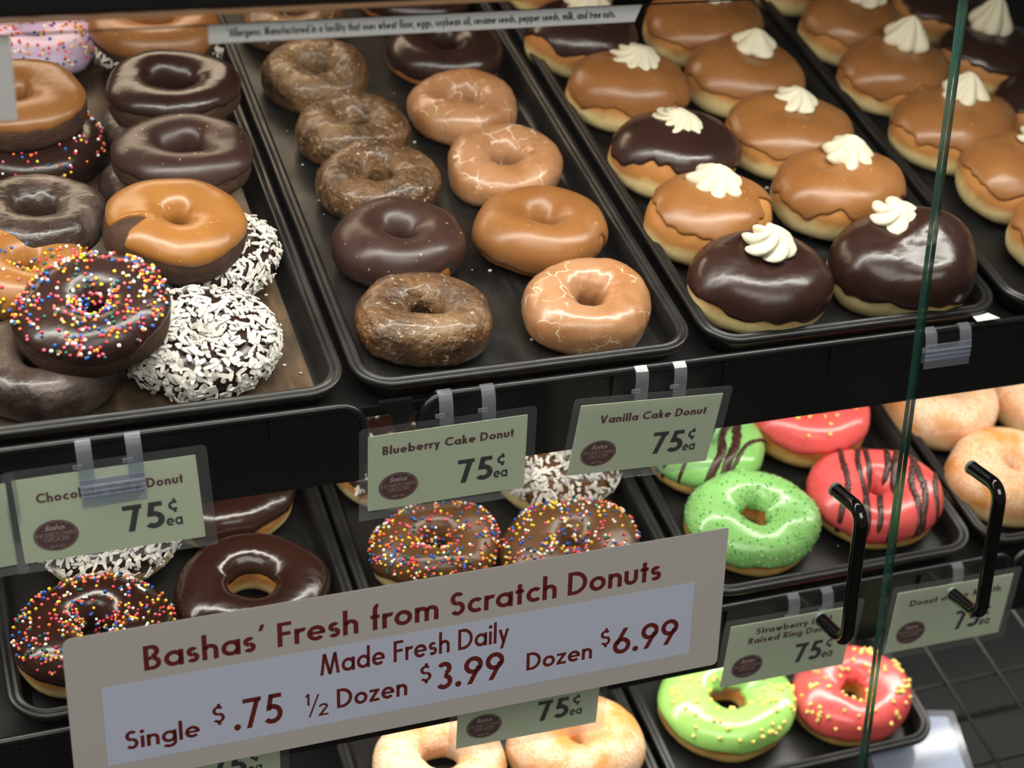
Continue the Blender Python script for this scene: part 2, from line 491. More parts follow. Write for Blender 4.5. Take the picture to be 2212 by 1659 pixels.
def glyph(ch, w):
    g = Glyph(w); X = g.XH; R = g.R; r = R - w / 2; K = 1.0; ASC = 1.04; DS = -0.30
    W = 0.5
    if ch == ' ': W = 0.24
    elif ch == 'A': W = 0.76; g.d(0, 0, W / 2 - w / 2, K); g.d(W - w * 1.06, 0, W / 2 - w / 2, K); g.h(0.18, W - 0.18, 0.24)
    elif ch in 'BPR':
        W = 0.56; g.v(0, 0, K); ry = 0.26 - w / 2 + 0.01
        g.h(w, W - 0.3, K - w * .9); g.a(W - 0.3, K - 0.26, 0.26 - w / 2, 0.26 - w * .45, -90, 90); g.h(w, W - 0.3, 0.48 - w * .45)
        if ch == 'B': g.h(w, W - 0.26, 0); g.a(W - 0.27, 0.27, 0.27 - w / 2, 0.27 - w * .45, -90, 90)
        if ch == 'R': g.d(W - w, 0, 0.2, 0.46)
    elif ch in 'CGO':
        W = 0.9 if ch != 'C' else 0.78; q = 0.5 - w / 2
        if ch == 'O': g.a(0.5, 0.5, q, q, 0, 360); W = 1.0
        else: g.a(0.5, 0.5, q, q, 48 if ch == 'C' else 42, 312 if ch == 'C' else 360)
        if ch == 'G': W = 1.0; g.h(0.5, 1.0 - w * .2, 0.5 - w * .9)
    elif ch == 'D': W = 0.74; g.v(0, 0, K); g.h(w, 0.24, 0); g.h(w, 0.24, K - w * .9); g.a(0.24, 0.5, 0.5 - w / 2, 0.5 - w * .45, -90, 90)
    elif ch in 'EFL':
        W = 0.48; g.v(0, 0, K)
        if ch in 'EF': g.h(w, W, K - w * .9); g.h(w, W - 0.03, 0.5 - w * .3)
        if ch in 'EL': g.h(w, W, 0)
    elif ch == 'H': W = 0.68; g.v(0, 0, K); g.v(W - w, 0, K); g.h(w, W - w, 0.5 - w * .4)
    elif ch == 'I': W = w; g.v(0, 0, K)
    elif ch == 'M': W = 0.94; g.d(0, 0, 0.14, K); g.d(W / 2 - w / 2, 0, 0.14, K); g.d(W / 2 - w / 2, 0, W - 0.14 - w, K); g.d(W - w, 0, W - 0.14 - w, K)
    elif ch == 'N': W = 0.72; g.v(0, 0, K); g.v(W - w, 0, K); g.d(W - w * 1.15, 0, 0, K)
    elif ch in 'Ss$':
        H = X if ch == 's' else K
        ry0 = (H - w) * 0.24; ry1 = (H - w) * 0.26; W = 0.42 if ch == 's' else 0.54
        rx = W / 2 - w / 2; cx = W / 2
        g.a(cx - .01, H - w / 2 - ry0, rx * .92, ry0, 35, 270); g.a(cx, w / 2 + ry1, rx, ry1, 90, -150)
        if ch == '$': g.v(cx - w * .35, -0.13, 0.06); g.v(cx - w * .35, 0.94, 1.13)
    elif ch == 'T': W = 0.56; g.h(0, W, K - w * .9); g.v(W / 2 - w / 2, 0, K)
    elif ch == 'V': W = 0.74; g.d(W / 2 - w / 2, 0, 0, K); g.d(W / 2 - w / 2, 0, W - w * 1.06, K)
    elif ch == 'W': W = 1.06; g.d(0.26, 0, 0, K); g.d(0.26, 0, W / 2 - w / 2, K); g.d(W - 0.26 - w, 0, W / 2 - w / 2, K); g.d(W - 0.26 - w, 0, W - w, K)
    elif ch == 'a': W = X; g.o(R); g.v(X - w, 0, X)
    elif ch == 'b': W = X; g.o(R); g.v(0, 0, ASC)
    elif ch == 'c': W = 0.52; g.a(R, R, r, r, 48, 312)
    elif ch == '\u00a2': W = 0.52; g.a(R, R, r, r, 48, 312); g.v(R - w * .3, -0.14, 0.06); g.v(R - w * .3, X - 0.06, X + 0.14)
    elif ch == 'd': W = X; g.o(R); g.v(X - w, 0, ASC)
    elif ch == 'e': W = X; g.a(R, R, r, r, 0, 318); g.h(w * .6, X - w * .1, R - w * .35, w * .75)
    elif ch == 'f': W = 0.32; g.v(0.08, 0, 0.86); g.a(0.08 + w / 2 + .12, 0.86, 0.12, 0.17, 90, 180); g.h(0, W, X - w * .9)
    elif ch == 'g': W = X; g.o(R); g.v(X - w, -0.02, X); g.a(R, -0.02, r, 0.26 - w / 2, 0, -150)
    elif ch in 'hn':
        W = 0.54; g.v(0, 0, ASC if ch == 'h' else X); q = W / 2 - w / 2
        g.a(W / 2, X - w / 2 - q, q, q, 0, 165); g.v(W - w, 0, X - w / 2 - q)
    elif ch in 'i!': W = w; g.v(0, 0, X); g.a(w / 2, X + .22, w * .31, w * .31, 0, 360, w * .62)
    elif ch == 'k': W = 0.5; g.v(0, 0, ASC); g.d(w * .8, 0.3, W - w * 1.3, X); g.d(W - w * 1.05, 0, 0.14, 0.36)
    elif ch == 'l': W = w; g.v(0, 0, ASC)
    elif ch == 'm':
        W = 0.86; g.v(0, 0, X); q = (W - w) / 4
        for c0 in (w / 2 + q, w / 2 + 3 * q):
            g.a(c0, X - w / 2 - q, q, q, 0, 170); g.v(c0 + q - w / 2, 0, X - w / 2 - q)
    elif ch == 'o': W = X; g.o(R)
    elif ch == 'p': W = X; g.o(R); g.v(0, DS, X)
    elif ch == 'q': W = X; g.o(R); g.v(X - w, DS, X)
    elif ch == 'r': W = 0.34; g.v(0, 0, X); g.a(w / 2 + .2, X - w / 2 - .17, 0.2, 0.17, 62, 170)
    elif ch == 't': W = 0.32; g.v(0.16 - w / 2, 0, 0.88); g.h(0, W, X - w * .9)
    elif ch == 'u': W = 0.54; q = W / 2 - w / 2; g.a(W / 2, w / 2 + q, q, q, 180, 360); g.v(0, w / 2 + q, X); g.v(W - w, w / 2 + q, X)
    elif ch == 'v': W = 0.54; g.d(W / 2 - w / 2, 0, 0, X); g.d(W / 2 - w / 2, 0, W - w * 1.1, X)
    elif ch == 'w': W = 0.84; g.d(0.21, 0, 0, X); g.d(0.21, 0, W / 2 - w / 2, X); g.d(W - .21 - w, 0, W / 2 - w / 2, X); g.d(W - .21 - w, 0, W - w, X)
    elif ch == 'x': W = 0.52; g.d(0, 0, W - w * 1.2, X); g.d(W - w * 1.2, 0, 0, X)
    elif ch == 'y': W = 0.56; g.d(0.10, DS, W - w * 1.1, X); g.d(W / 2 - w * .55, 0.02, 0, X)
    elif ch == 'z': W = 0.48; g.h(0, W, 0); g.h(0, W, X - w * .9); g.d(0, w * .8, W - w * 1.35, X - w * .8)
    elif ch == '0': W = 0.6; g.a(0.3, 0.5, 0.3 - w / 2, 0.5 - w / 2, 0, 360)
    elif ch == '1': W = 0.34; g.v(W - w, 0, K); g.d(0.0, 0.74, W - w * 1.2, 0.98)
    elif ch == '2': W = 0.54; g.a(W / 2, K - W / 2, W / 2 - w / 2, W / 2 - w / 2, -20, 170); g.h(0, W, 0); g.d(0, w * .5, W - w * 1.25, K - W / 2 - .08)
    elif ch == '3': W = 0.54; g.a(W / 2 - .02, K - .25, .25 - w / 2, .25 - w / 2, -80, 150); g.a(W / 2 - .02, .28, .28 - w / 2, .28 - w / 2, 90, -150)
    elif ch == '5': W = 0.58; g.d(0.06, 0.46, 0.15, K); g.h(0.16, W - 0.03, K - w * .9); g.a(.25, .33, .33 - w / 2, .33 - w / 2, 125, -140)
    elif ch in '69':
        W = 0.64; q = Glyph(w); c = 0.32
        q.a(c, 0.32, 0.32 - w / 2, 0.32 - w / 2, 0, 360); q.d(0.035, 0.36, 0.36, K)
        g.Q = q.Q if ch == '6' else [[(W - x, K - y) for x, y in p] for p in q.Q]
    elif ch == '7': W = 0.58; g.h(0, W, K - w * .9); g.d(0.1, 0, W - w * 1.25, K - w * .4)
    elif ch == '.': W = w * 1.2; g.a(w * .6, w * .6, w * .33, w * .33, 0, 360, w * .66)
    elif ch == ',': W = w * 1.1; g.d(0, -0.12, 0.06, w)
    elif ch == ':': W = w; g.rect(0, 0, w, w); g.rect(0, X - w, w, X)
    elif ch == "'": W = w * 1.3; g.d(0.0, K - .2, 0.09, K + .06, w * .8)
    elif ch == '*': W = 0.3; g.rect(.1, .7, .2, 1.0); g.d(0, .72, .2, .98, .08); g.d(.2, .72, 0, .98, .08)
    elif ch == '/': W = 0.4; g.d(0, -0.05, W - .05, 1.02, w * .7)
    return g.Q, W


def text_quads(txt, x0, y, cap, x1=None, w=0.155, track=0.095, slant=0.0, sx=1.0):
    """list of quads for a line of text; with x1 the line is fitted to end there"""
    Q = []; pen = 0.0
    for ch in txt:
        q, W = glyph(ch, w)
        Q += [[(px + pen, py) for px, py in p] for p in q]
        pen += W + track
    pen -= track
    k = (x1 - x0) / (pen * cap) if x1 is not None else sx
    return [[(x0 + (px + slant * py) * cap * k, y + py * cap) for px, py in p] for p in Q]


def text_obj(lines, z, material, parent, name='lettering'):
    V = []; F = []
    for Q in lines:
        for p in Q:
            k = len(V); V += [(x, y, z) for x, y in p]
            ar = sum(p[i][0] * p[(i + 1) % 4][1] - p[(i + 1) % 4][0] * p[i][1] for i in range(4))
            f = (k, k + 1, k + 2, k + 3)
            F.append(f if ar > 0 else f[::-1])
    return mk(name, V, F, material, parent, False)


# ------------------------------------------------------------------ the case
fl = MB(); fl.box(-5, 5, -5, 1.5, -0.02, 0.0)
o = fl.build('floor', plain('store_floor', srgb(74, 68, 62), 0.5)); o['kind'] = 'structure'

cab = empty('display_case', Matrix.Translation((0, 0.3, 0)), 'black cabinet and top frame around the donut shelves and glass doors', 'display case')
U0, U1 = -0.80, 1.00


def cab_part(name, corners, m, w=0.003):
    """prism along X from a (Y, Z) outline"""
    mb = MB()
    L = [[(x, y - 0.3, z) for y, z in corners] for x in (U0, U1)]
    mb.loops(L, True, True, True)
    bm = bevelled(mb, name, m, cab, w)
    b = bmesh.new(); b.from_mesh(bm.data); bmesh.ops.recalc_face_normals(b, faces=b.faces); b.to_mesh(bm.data); b.free()
    return bm


def yz(up, off):
    p = front_pt(0, up, off)
    return (p.y, p.z)


cab_part('header', [yz(0.2503, 0.075), yz(0.2503, 0.048), yz(0.262, 0.044), yz(0.262, 0.0), yz(0.36, 0.0), yz(0.36, 0.075)], M_BLACK)
cab_part('header_trim', [yz(0.2484, 0.0764), yz(0.2484, 0.0740), yz(0.2506, 0.0740), yz(0.2506, 0.0764)], plain('bronze_trim', srgb(190, 150, 112), 0.3, 0.5, 0.5), 0.0001)
cab_part('back_panel', [(0.78, 0.3), (0.80, 0.3), (0.80, 1.42), (0.78, 1.42)], M_MATTE)
cab_part('top_panel', [yz(0.36, 0.0), (0.80, 1.42), (0.80, 1.44), yz(0.38, 0.0)], M_MATTE)
cab_part('base', [yz(-0.52, 0.07), yz(-0.49, 0.07), yz(-0.49, -0.06), (0.80, 0.60), (0.80, 0.02), (-0.12, 0.02)], M_BLACK)

# ------------------------------------------------------------------ shelves
SHELF_FACE = [
    [(-0.78, -0.0965, 0, 0.016), (-0.0600, 0.78, 0.018, 0)],
    [(-0.78, 0.418, 0, 0.010), (0.424, 0.78, 0.010, 0)],
    []]
SHELF_LABEL = ['black upper shelf holding ring donuts and cream topped donuts',
               'black middle shelf behind the large white price board',
               'dark lower shelf with wire grid at the bottom of the case']
for k in range(3):
    e = empty('display_shelf', Matrix.Translation(shelf_pt(k, 0, 0.0, -0.022)) @ RS, SHELF_LABEL[k], 'shelf')
    inv = e.matrix_world.inverted()
    if k < 2:
        mb = MB(); mb.box(-0.78, 0.78, 0.006, 0.66, -0.010, -0.0005)
        bevelled(mb, 'deck', M_MATTE, e, 0.001)
    for (a, b, rl, rr) in SHELF_FACE[k]:
        top = -0.010 if k == 0 else -0.0105
        bot = -0.062
        mb = MB()
        outer = rrect(a, b, bot, top, (0, 0, rr, rl), 6)
        q = lambda x, up, off: inv @ (front_pt(x, up, off) + (BASE[k] - BASE[0]))
        mb.loops([[q(x, y, z) for x, y in outer] for z in (-0.002, 0.0015)], True, True, True)
        pn = mb.build('fascia', M_BLACK, e, True, 40)
        # rolled lip along the top and the rounded end
        path = []
        if rl: path += [(a + 0.0005, bot + 0.012)] + [(x, y) for x, y in reversed(arc(a + rl, top - rl, rl, 90, 180, 6))]
        else: path += [(a, top)]
        if rr: path += [(x, y) for x, y in reversed(arc(b - rr, top - rr, rr, 0, 90, 6))] + [(b - 0.0005, bot + 0.012)]
        else: path += [(b, top)]
        mb = MB(); mb.tube([q(x, y, 0.0015) for x, y in path], 0.0030, 10)
        mb.build('lip', M_BLACK, e, True, 60)
        x = a + 0.05
        while x < b - 0.02:
            mb = MB()
            mb.add([q(x + dx, up, off) for dx in (-.0008, .0008) for up, off in ((top - .003, .001), (top - .003, .006), (top - .022, .002), (top - .022, .001))],
                   [(0, 1, 2, 3), (7, 6, 5, 4), (0, 4, 5, 1), (1, 5, 6, 2), (2, 6, 7, 3)])
            mb.build('rib', M_BLACK, e, False)
            x += 0.082
    if k == 0:
        mb = MB()
        for x0 in (-0.0870, -0.078):
            pass
        q = lambda x, up, off: inv @ front_pt(x, up, off)
        prof = [(-0.088, -0.0085), (-0.066, -0.0085), (-0.066, -0.016), (-0.0725, -0.030), (-0.0765, -0.030), (-0.081, -0.018)]
        mb.loops([[q(x, y, z) for x, y in prof] for z in (0.0015, 0.006)], True, True, True)
        mb.build('bracket', M_BLACK, e, True, 30)
    if k == 2:
        mb = MB()
        for i in range(30):
            x = -0.76 + i * 0.052
            mb.tube([(x, -0.02, -0.003), (x, 0.62, -0.003)], 0.0016, 6)
        for v in (-0.012, 0.02, 0.10, 0.18, 0.26, 0.34, 0.42, 0.50):
            mb.tube([(-0.78, v, -0.0060), (0.78, v, -0.0060)], 0.0018, 6)
        mb.build('wire_grid', plain('black_wire', srgb(50, 50, 50), 0.4, 0.5, 0.3), e, True)
        mb = MB(); mb.box(-0.78, 0.78, -0.02, 0.64, -0.062, -0.054)
        bevelled(mb, 'drip_pan', M_MATTE, e, 0.001)

# ------------------------------------------------------------------ trays
TRAY_PROF = [(0.0090, -0.0185), (0.0062, -0.0060), (0.0010, -0.0050), (0.0000, -0.0032), (0.0002, -0.0008), (0.0016, 0.0004),
             (0.0034, -0.0002), (0.0048, -0.0012), (0.0062, -0.0002), (0.0078, -0.0004), (0.0090, -0.0022), (0.0110, -0.0120), (0.0128, -0.0176), (0.0160, -0.0192)]


def tray(k, uc, length, label, floor_mat, w=0.236, v0=0.0):
    e = empty('food_tray', Matrix.Translation(shelf_pt(k, uc, v0, -0.0225)) @ RS, label, 'tray', 'black donut trays on the shelves')
    mb = MB()
    L = []
    for ins, h in [(0.0160, -0.0212), (0.0130, -0.0206)] + TRAY_PROF:
        rr = max(0.026 - ins, 0.012)
        L.append([(x, y, h + 0.0225) for x, y in rrect(-w / 2 + ins, w / 2 - ins, ins, length - ins, rr, 8)])
    mb.loops(L, True, True, False)
    mb.build('rim', M_TRAY, e, True, 60)
    mb = MB(); plate(mb, rrect(-w / 2 + .0155, w / 2 - .0155, .0155, length - .0155, 0.012, 8), 0.0022, 0.0033)
    mb.build('tray_floor', floor_mat, e, True, 40)
    return e


tray(0, -0.2215, 0.60, 'black tray with scratched floor, brown from painted grazing light, under stacked chocolate cake donuts', M_TRAY_BROWN)
tray(0, 0.0190, 0.60, 'black tray holding blueberry, maple and vanilla glazed cake donuts in two columns', M_TRAY_FLOOR)
tray(0, 0.2630, 0.60, 'black tray of cream topped donuts left of the glass door edge', M_TRAY)
tray(0, 0.5070, 0.60, 'black tray of cream topped donuts crossing the right picture edge', M_TRAY)
tray(1, -0.2070, 0.50, 'black tray of chocolate and coconut raised donuts below the chocolate cake tag', M_TRAY)
tray(1, 0.0320, 0.50, 'black tray of sprinkled maple donuts behind the blueberry tag', M_TRAY)
tray(1, 0.2740, 0.50, 'black tray of green and pink iced donuts on the middle shelf', M_TRAY)
tray(1, 0.5160, 0.50, 'black tray of sugared donuts behind the right door handle', M_TRAY)
tray(2, 0.0260, 0.50, 'black tray of sugared donuts under the white price board', M_TRAY, v0=.036)
tray(2, 0.2675, 0.50, 'black tray of lime and pink sprinkled donuts at the bottom', M_TRAY, v0=.036)


# ------------------------------------------------------------------ donuts
class Shape:
    """surface of a donut: th round the ring, ph round the section (0 outside, pi/2 top)"""

    def __init__(s, R, H, rh, seed, filled=False, lump=0.03, fine=0.0006, sq=0.85, spin=0.0, sy=0.86):
        s.spin, s.sy = spin, (0.80 if filled else sy)
        rnd = random.Random(seed)
        s.R, s.H, s.rh, s.filled, s.sq = R, H, rh, filled, sq
        s.lump, s.fine = lump, fine
        s.off = Vector((rnd.uniform(-50, 50), rnd.uniform(-50, 50), rnd.uniform(-50, 50)))
        s.har = [(k, rnd.uniform(.3, 1) * lump / (k * .55), rnd.uniform(0, 6.28)) for k in (2, 3, 4, 5)]
        s.zh = [(k, rnd.uniform(.3, 1) * lump * 1.6 / k, rnd.uniform(0, 6.28)) for k in (1, 2, 3)]
        s.hole = [(k, rnd.uniform(.4, 1) * 0.22 / k, rnd.uniform(0, 6.28)) for k in (2, 3, 4)]
        s.rc = (R + rh) / 2; s.a = (R - rh) / 2; s.b = H / 2

    def raw(s, th, ph):
        c, n = cos(ph), sin(ph)
        th = th - s.spin
        mul = 1 + sum(A * cos(k * th + q) for k, A, q in s.har)
        zm = 1 + sum(A * cos(k * th + q) for k, A, q in s.zh)
        if s.filled:
            r = s.R * abs(c) ** 0.50
            ze = 0.45 * s.H
            z = ze * (1 - abs(n) ** 0.72) if n < 0 else ze + (s.H - ze) * n ** 0.95
            nr = c; nz = n
            r *= mul
        else:
            rc = s.rc; a = s.a
            cc = math.copysign(abs(c) ** s.sq, c)
            if c < 0:
                hm = 1 + sum(A * cos(k * th + q) for k, A, q in s.hole)
                r = rc + (a + s.rh * (1 - hm)) * cc
            else:
                r = rc + a * cc
            r *= mul
            z = s.b * (1 - abs(n) ** 0.62) if n < 0 else s.b + s.b * n
            nr = c / a; nz = n / s.b
            l = sqrt(nr * nr + nz * nz); nr /= l; nz /= l
        z *= zm if z > s.H * .3 else 1 + (zm - 1) * z / (s.H * .3)
        return r, z, nr, nz

    def pt(s, th, ph, off=0.0, fine=None):
        r, z, nr, nz = s.raw(th, ph)
        p = Vector((r * cos(th), r * sin(th), z))
        nrm = Vector((nr * cos(th), nr * sin(th), nz))
        d = noise.noise(p * 38 + s.off) * s.lump * 0.05
        f = s.fine if fine is None else fine
        if f:
            d += noise.noise(p * 190 + s.off) * f
        p += nrm * (d + off)
        if p.z < 0.0:
            p.z = 0.0
        p.y *= s.sy
        return p

    def grid(s, nu, nv, p0, p1, off=lambda th, ph, t: 0.0, fine=None):
        """p0, p1: functions of th"""
        return [[s.pt(th, p0(th) + (p1(th) - p0(th)) * j / nv, off(th, 0, j / nv), fine) for j in range(nv + 1)]
                for th in [2 * pi * i / nu for i in range(nu)]]


def body(s, name, m, parent=None, nu=80, nv=40):
    V = []; F = []
    if s.filled:
        nv = nv // 2 + 6
        for i in range(nu):
            for j in range(1, nv):
                V.append(s.pt(2 * pi * i / nu, -pi / 2 + pi * j / nv))
        n = nv - 1
        for i in range(nu):
            k = (i + 1) % nu
            for j in range(n - 1):
                F.append((i * n + j, k * n + j, k * n + j + 1, i * n + j + 1))
        top = len(V); V.append(s.pt(0, pi / 2)); V.append(s.pt(0, -pi / 2))
        for i in range(nu):
            k = (i + 1) % nu
            F.append((i * n + n - 1, k * n + n - 1, top)); F.append((k * n, i * n, top + 1))
    else:
        for i in range(nu):
            for j in range(nv):
                V.append(s.pt(2 * pi * i / nu, 2 * pi * j / nv))
        for i in range(nu):
            k = (i + 1) % nu
            for j in range(nv):
                l = (j + 1) % nv
                F.append((i * nv + j, k * nv + j, k * nv + l, i * nv + l))
    return mk(name, V, F, m, parent)


class Icing:
    def __init__(s, shape, seed, low=-0.05, wave=0.22, inner=0.75, T=0.0022, gaps=(), drips=()):
        s.s = shape; s.T = T; rnd = random.Random(seed * 7 + 3)
        s.o = rnd.uniform(0, 90); s.low = low; s.wave = wave; s.gaps = gaps; s.drips = drips
        s.inner = inner

    def p0(s, th):
        x = s.low + s.wave * noise.noise(Vector((cos(th) * 1.3 + s.o, sin(th) * 1.3, 2.0))) \
            + s.wave * 0.35 * noise.noise(Vector((cos(th) * 5 + s.o, sin(th) * 5, 7.0)))
        for c, w, up in s.gaps:
            d = (th - rad(c) + pi) % (2 * pi) - pi
            x += up * math.exp(-(d / rad(w)) ** 4)
        return x

    def p1(s, th):
        if s.s.filled:
            return pi / 2
        return pi + s.inner + 0.25 * noise.noise(Vector((cos(th) * 2 + s.o, sin(th) * 2, 12.0)))

    def off(s, th, ph, t):
        q0 = min(1.0, t / 0.10)
        q1 = 1.0 if s.s.filled else min(1.0, (1 - t) / 0.14)
        q = max(0.0, min(q0, q1))
        return -0.0008 + (s.T + 0.0008) * sqrt(1 - (1 - q) ** 2)

    def build(s, m, parent, name='icing', nu=104, nv=36):
        sh = s.s
        G = sh.grid(nu, nv, s.p0, s.p1, s.off, 0.00012)
        V = []; F = []
        n = nv + 1 if not sh.filled else nv
        for col in G:
            V += col[:n]
        for i in range(nu):
            k = (i + 1) % nu
            for j in range(n - 1):
                F.append((i * n + j, k * n + j, k * n + j + 1, i * n + j + 1))
        if sh.filled:
            V.append(sh.pt(0, pi / 2, s.T, 0))
            for i in range(nu):
                F.append((i * n + n - 1, ((i + 1) % nu) * n + n - 1, len(V) - 1))
        return mk(name, V, F, m, parent)

    def sample(s, rnd, lo=0.12, hi=0.86):
        while True:
            th = rnd.uniform(0, 2 * pi); t = rnd.uniform(lo, hi)
            a, b = s.p0(th), s.p1(th)
            ph = a + (b - a) * t
            r, _, _, _ = s.s.raw(th, ph)
            if rnd.random() < r / (s.s.R * 1.1):
                return th, ph

    def point(s, th, ph, extra=0.0):
        a, b = s.p0(th), s.p1(th)
        return s.s.pt(th, ph, s.off(th, 0, (ph - a) / (b - a)) + extra, 0.0)

    def normal(s, th, ph):
        p = s.point(th, ph)
        n = (s.point(th + .03, ph) - p).cross(s.point(th, ph + .03) - p).normalized()
        return p, n


def ico(sub=1):
    b = bmesh.new(); bmesh.ops.create_icosphere(b, subdivisions=sub, radius=1.0)
    V = [v.co.copy() for v in b.verts]; F = [tuple(v.index for v in f.verts) for f in b.faces]; b.free()
    return V, F


ICO1 = ico(2)


def sprinkles(ic, parent, n, seed, r=0.00115, hi=0.86, lo=0.10, jimmies=0):
    rnd = random.Random(seed); mb = MB()
    V, F = ICO1
    cl = rnd.uniform(0, 40)
    k = 0
    while k < n:
        th, ph = ic.sample(rnd, lo, hi)
        p = ic.point(th, ph)
        if rnd.random() > 0.66 + 0.6 * noise.noise(p * 45 + Vector((cl, 0, 0))):
            continue
        k += 1
        q = r * rnd.uniform(.85, 1.12)
        p = ic.point(th, ph, q * 0.55)
        mb.add([p + v * q for v in V], F, rnd.choices(range(7), (16, 17, 17, 16, 16, 9, 9))[0])
    for _ in range(jimmies):
        th, ph = ic.sample(rnd, 0.3, 0.6)
        p = ic.point(th, ph, 0.001)
        d = Vector((rnd.uniform(-1, 1), rnd.uniform(-1, 1), rnd.uniform(-.2, .2))).normalized() * 0.003
        mb.tube([p - d, p + d], 0.0010, 6, rnd.choice((0, 1, 2, 3, 4)))
    o = mb.build('rainbow_sprinkles', RAINBOW, parent)
    o['kind'] = 'stuff'
    return o


def coconut(ic, parent, n, seed, size=1.15, hi=0.9):
    rnd = random.Random(seed); mb = MB()
    for _ in range(n):
        th, ph = ic.sample(rnd, 0.0, hi)
        p, nn = ic.normal(th, ph)
        t1 = nn.cross(Vector((rnd.uniform(-1, 1), rnd.uniform(-1, 1), rnd.uniform(-1, 1)))).normalized()
        t1 = (t1 + nn * rnd.uniform(-.25, .55)).normalized()
        t2 = nn.cross(t1).normalized()
        L = rnd.uniform(.0032, .0078) * size; w = rnd.uniform(.0007, .0014) * size; th_ = 0.0004
        up = rnd.uniform(0.0004, 0.0030)
        bend = rnd.uniform(-.5, .5)
        loops = []
        for i in range(4):
            f = (i / 3 - .5)
            c = p + nn * (up + bend * L * (0.25 - f * f)) + t1 * (f * L) + t2 * (bend * .6 * L * f * f)
            ww = w * (1 if 0 < i < 3 else .6)
            loops.append([c + t2 * ww + nn * th_, c - t2 * ww + nn * th_, c - t2 * ww - nn * th_, c + t2 * ww - nn * th_])
        mb.loops(loops, True, True, True)
    o = mb.build('coconut_flakes', M_COCO, parent, True, 50)
    o['kind'] = 'stuff'
    return o


def grains(ic, parent, n, seed, name, m, r):
    rnd = random.Random(seed); V, F = ico(1)
    me = bpy.data.meshes.new(name)
    me.from_pydata([tuple(v * r) for v in V], [], F); me.materials.append(m)
    me.polygons.foreach_set('use_smooth', [True] * len(me.polygons))
    for _ in range(n):
        th, ph = ic.sample(rnd, 0.2, 0.86)
        o = bpy.data.objects.new(name, me); COL.objects.link(o); o.parent = parent
        o.location = ic.point(th, ph, r * 0.4)
        o.rotation_euler = (rnd.uniform(0, 3), rnd.uniform(0, 3), rnd.uniform(0, 3))
        s_ = rnd.uniform(.85, 1.2); o.scale = (s_ * 1.25, s_, s_)


def grain_mass(ic, parent, n, seed, name, m, r):
    rnd = random.Random(seed); V, F = ico(1); mb = MB()
    for _ in range(n):
        th, ph = ic.sample(rnd, 0.06, 0.9)
        q = r * rnd.uniform(.6, 1.2); p = ic.point(th, ph, q * .3)
        mb.add([p + v * q for v in V], F)
    o = mb.build(name, m, parent); o['kind'] = 'stuff'


def drizzle(ic, parent, angle, offsets, width, seed):
    """lines of chocolate thrown across the ring, following its surface"""
    rnd = random.Random(seed); mb = MB(); s = ic.s
    d = Vector((cos(rad(angle)), sin(rad(angle)))); n = Vector((-d.y, d.x))
    for off in offsets:
        run = []
        ph0 = rnd.uniform(0, 6); tilt = rnd.uniform(-.12, .12)

        def flush():
            if len(run) > 3:
                loops = []
                for i, (p, nn, w) in enumerate(run):
                    t = (run[min(i + 1, len(run) - 1)][0] - run[max(i - 1, 0)][0]).normalized()
                    sd = nn.cross(t).normalized()
                    e = min(1, (min(i, len(run) - 1 - i) + .35) / 2)
                    loops.append([p + sd * w * e * cos(a) + nn * (0.0011 * sin(a) * e + .0001) for a in [2 * pi * j / 8 for j in range(8)]])
                mb.loops(loops, True, True, True)
            run.clear()
        N_ = 90
        for i in range(N_ + 1):
            x = (-1 + 2 * i / N_) * s.R * 1.06
            q = d * x + n * (off + x * tilt + 0.0016 * sin(x * 110 + ph0))
            q.y /= s.sy; r = q.length; th = math.atan2(q.y, q.x) % (2 * pi)
            best = None
            # search the section for the matching radius on the upper side
            a0, a1 = ic.p0(th) - 0.12, pi + ic.inner * .6
            for j in range(61):
                ph = a0 + (a1 - a0) * j / 60
                rr, zz, _, _ = s.raw(th, ph)
                if ph > pi / 2 and zz < s.b * .5:
                    break
                e = abs(rr - r)
                if best is None or e < best[0]:
                    best = (e, ph)
            if best[0] > 0.0022:
                flush(); continue
            p, nn = ic.normal(th, max(best[1], ic.p0(th) + .03))
            if run and (p - run[-1][0]).length > 0.012:
                flush()
            run.append((p, nn, width * (1 + .35 * noise.noise(Vector((x * 60, off * 400, seed))))))
        flush()
    return mb.build('chocolate_drizzle', M_DRIZZLE, parent)


def dollop(parent, seed, at, R=0.0165, H=0.017, lobes=7, twist=0.9, lean=(0, 0)):
    """star-tip rosette of whipped cream"""
    rnd = random.Random(seed); mb = MB(); n = lobes * 8; L = []
    ph = rnd.uniform(0, 6)
    am = [rnd.uniform(.75, 1.25) for _ in range(lobes)]
    prof = [(0.70, -0.10), (0.90, 0.0), (1.0, 0.10), (0.98, 0.22), (0.86, 0.36), (0.70, 0.50), (0.60, 0.58), (0.50, 0.70), (0.36, 0.82), (0.2, 0.92), (0.07, 1.0)]
    for q, h in prof:
        l = []
        for i in range(n):
            a = 2 * pi * i / n
            am_ = am[int(i / 8) % lobes]
            f = abs(sin(lobes * a / 2))
            rr = R * q * (0.72 + 0.36 * am_ * f ** 0.8) * (1 + .06 * noise.noise(Vector((cos(a) * 3, sin(a) * 3, seed + h * 4))))
            aa = a + ph + twist * h
            z = H * h - 0.0014 * (1 - f) * (1 - h)
            l.append(Vector((at[0] + rr * cos(aa) + lean[0] * h * H, at[1] + rr * sin(aa) + lean[1] * h * H, at[2] + z)))
        L.append(l)
    mb.loops(L, True, True, True)
    o = mb.build('cream_rosette', M_CREAM, parent)
    return o


DN = [0]


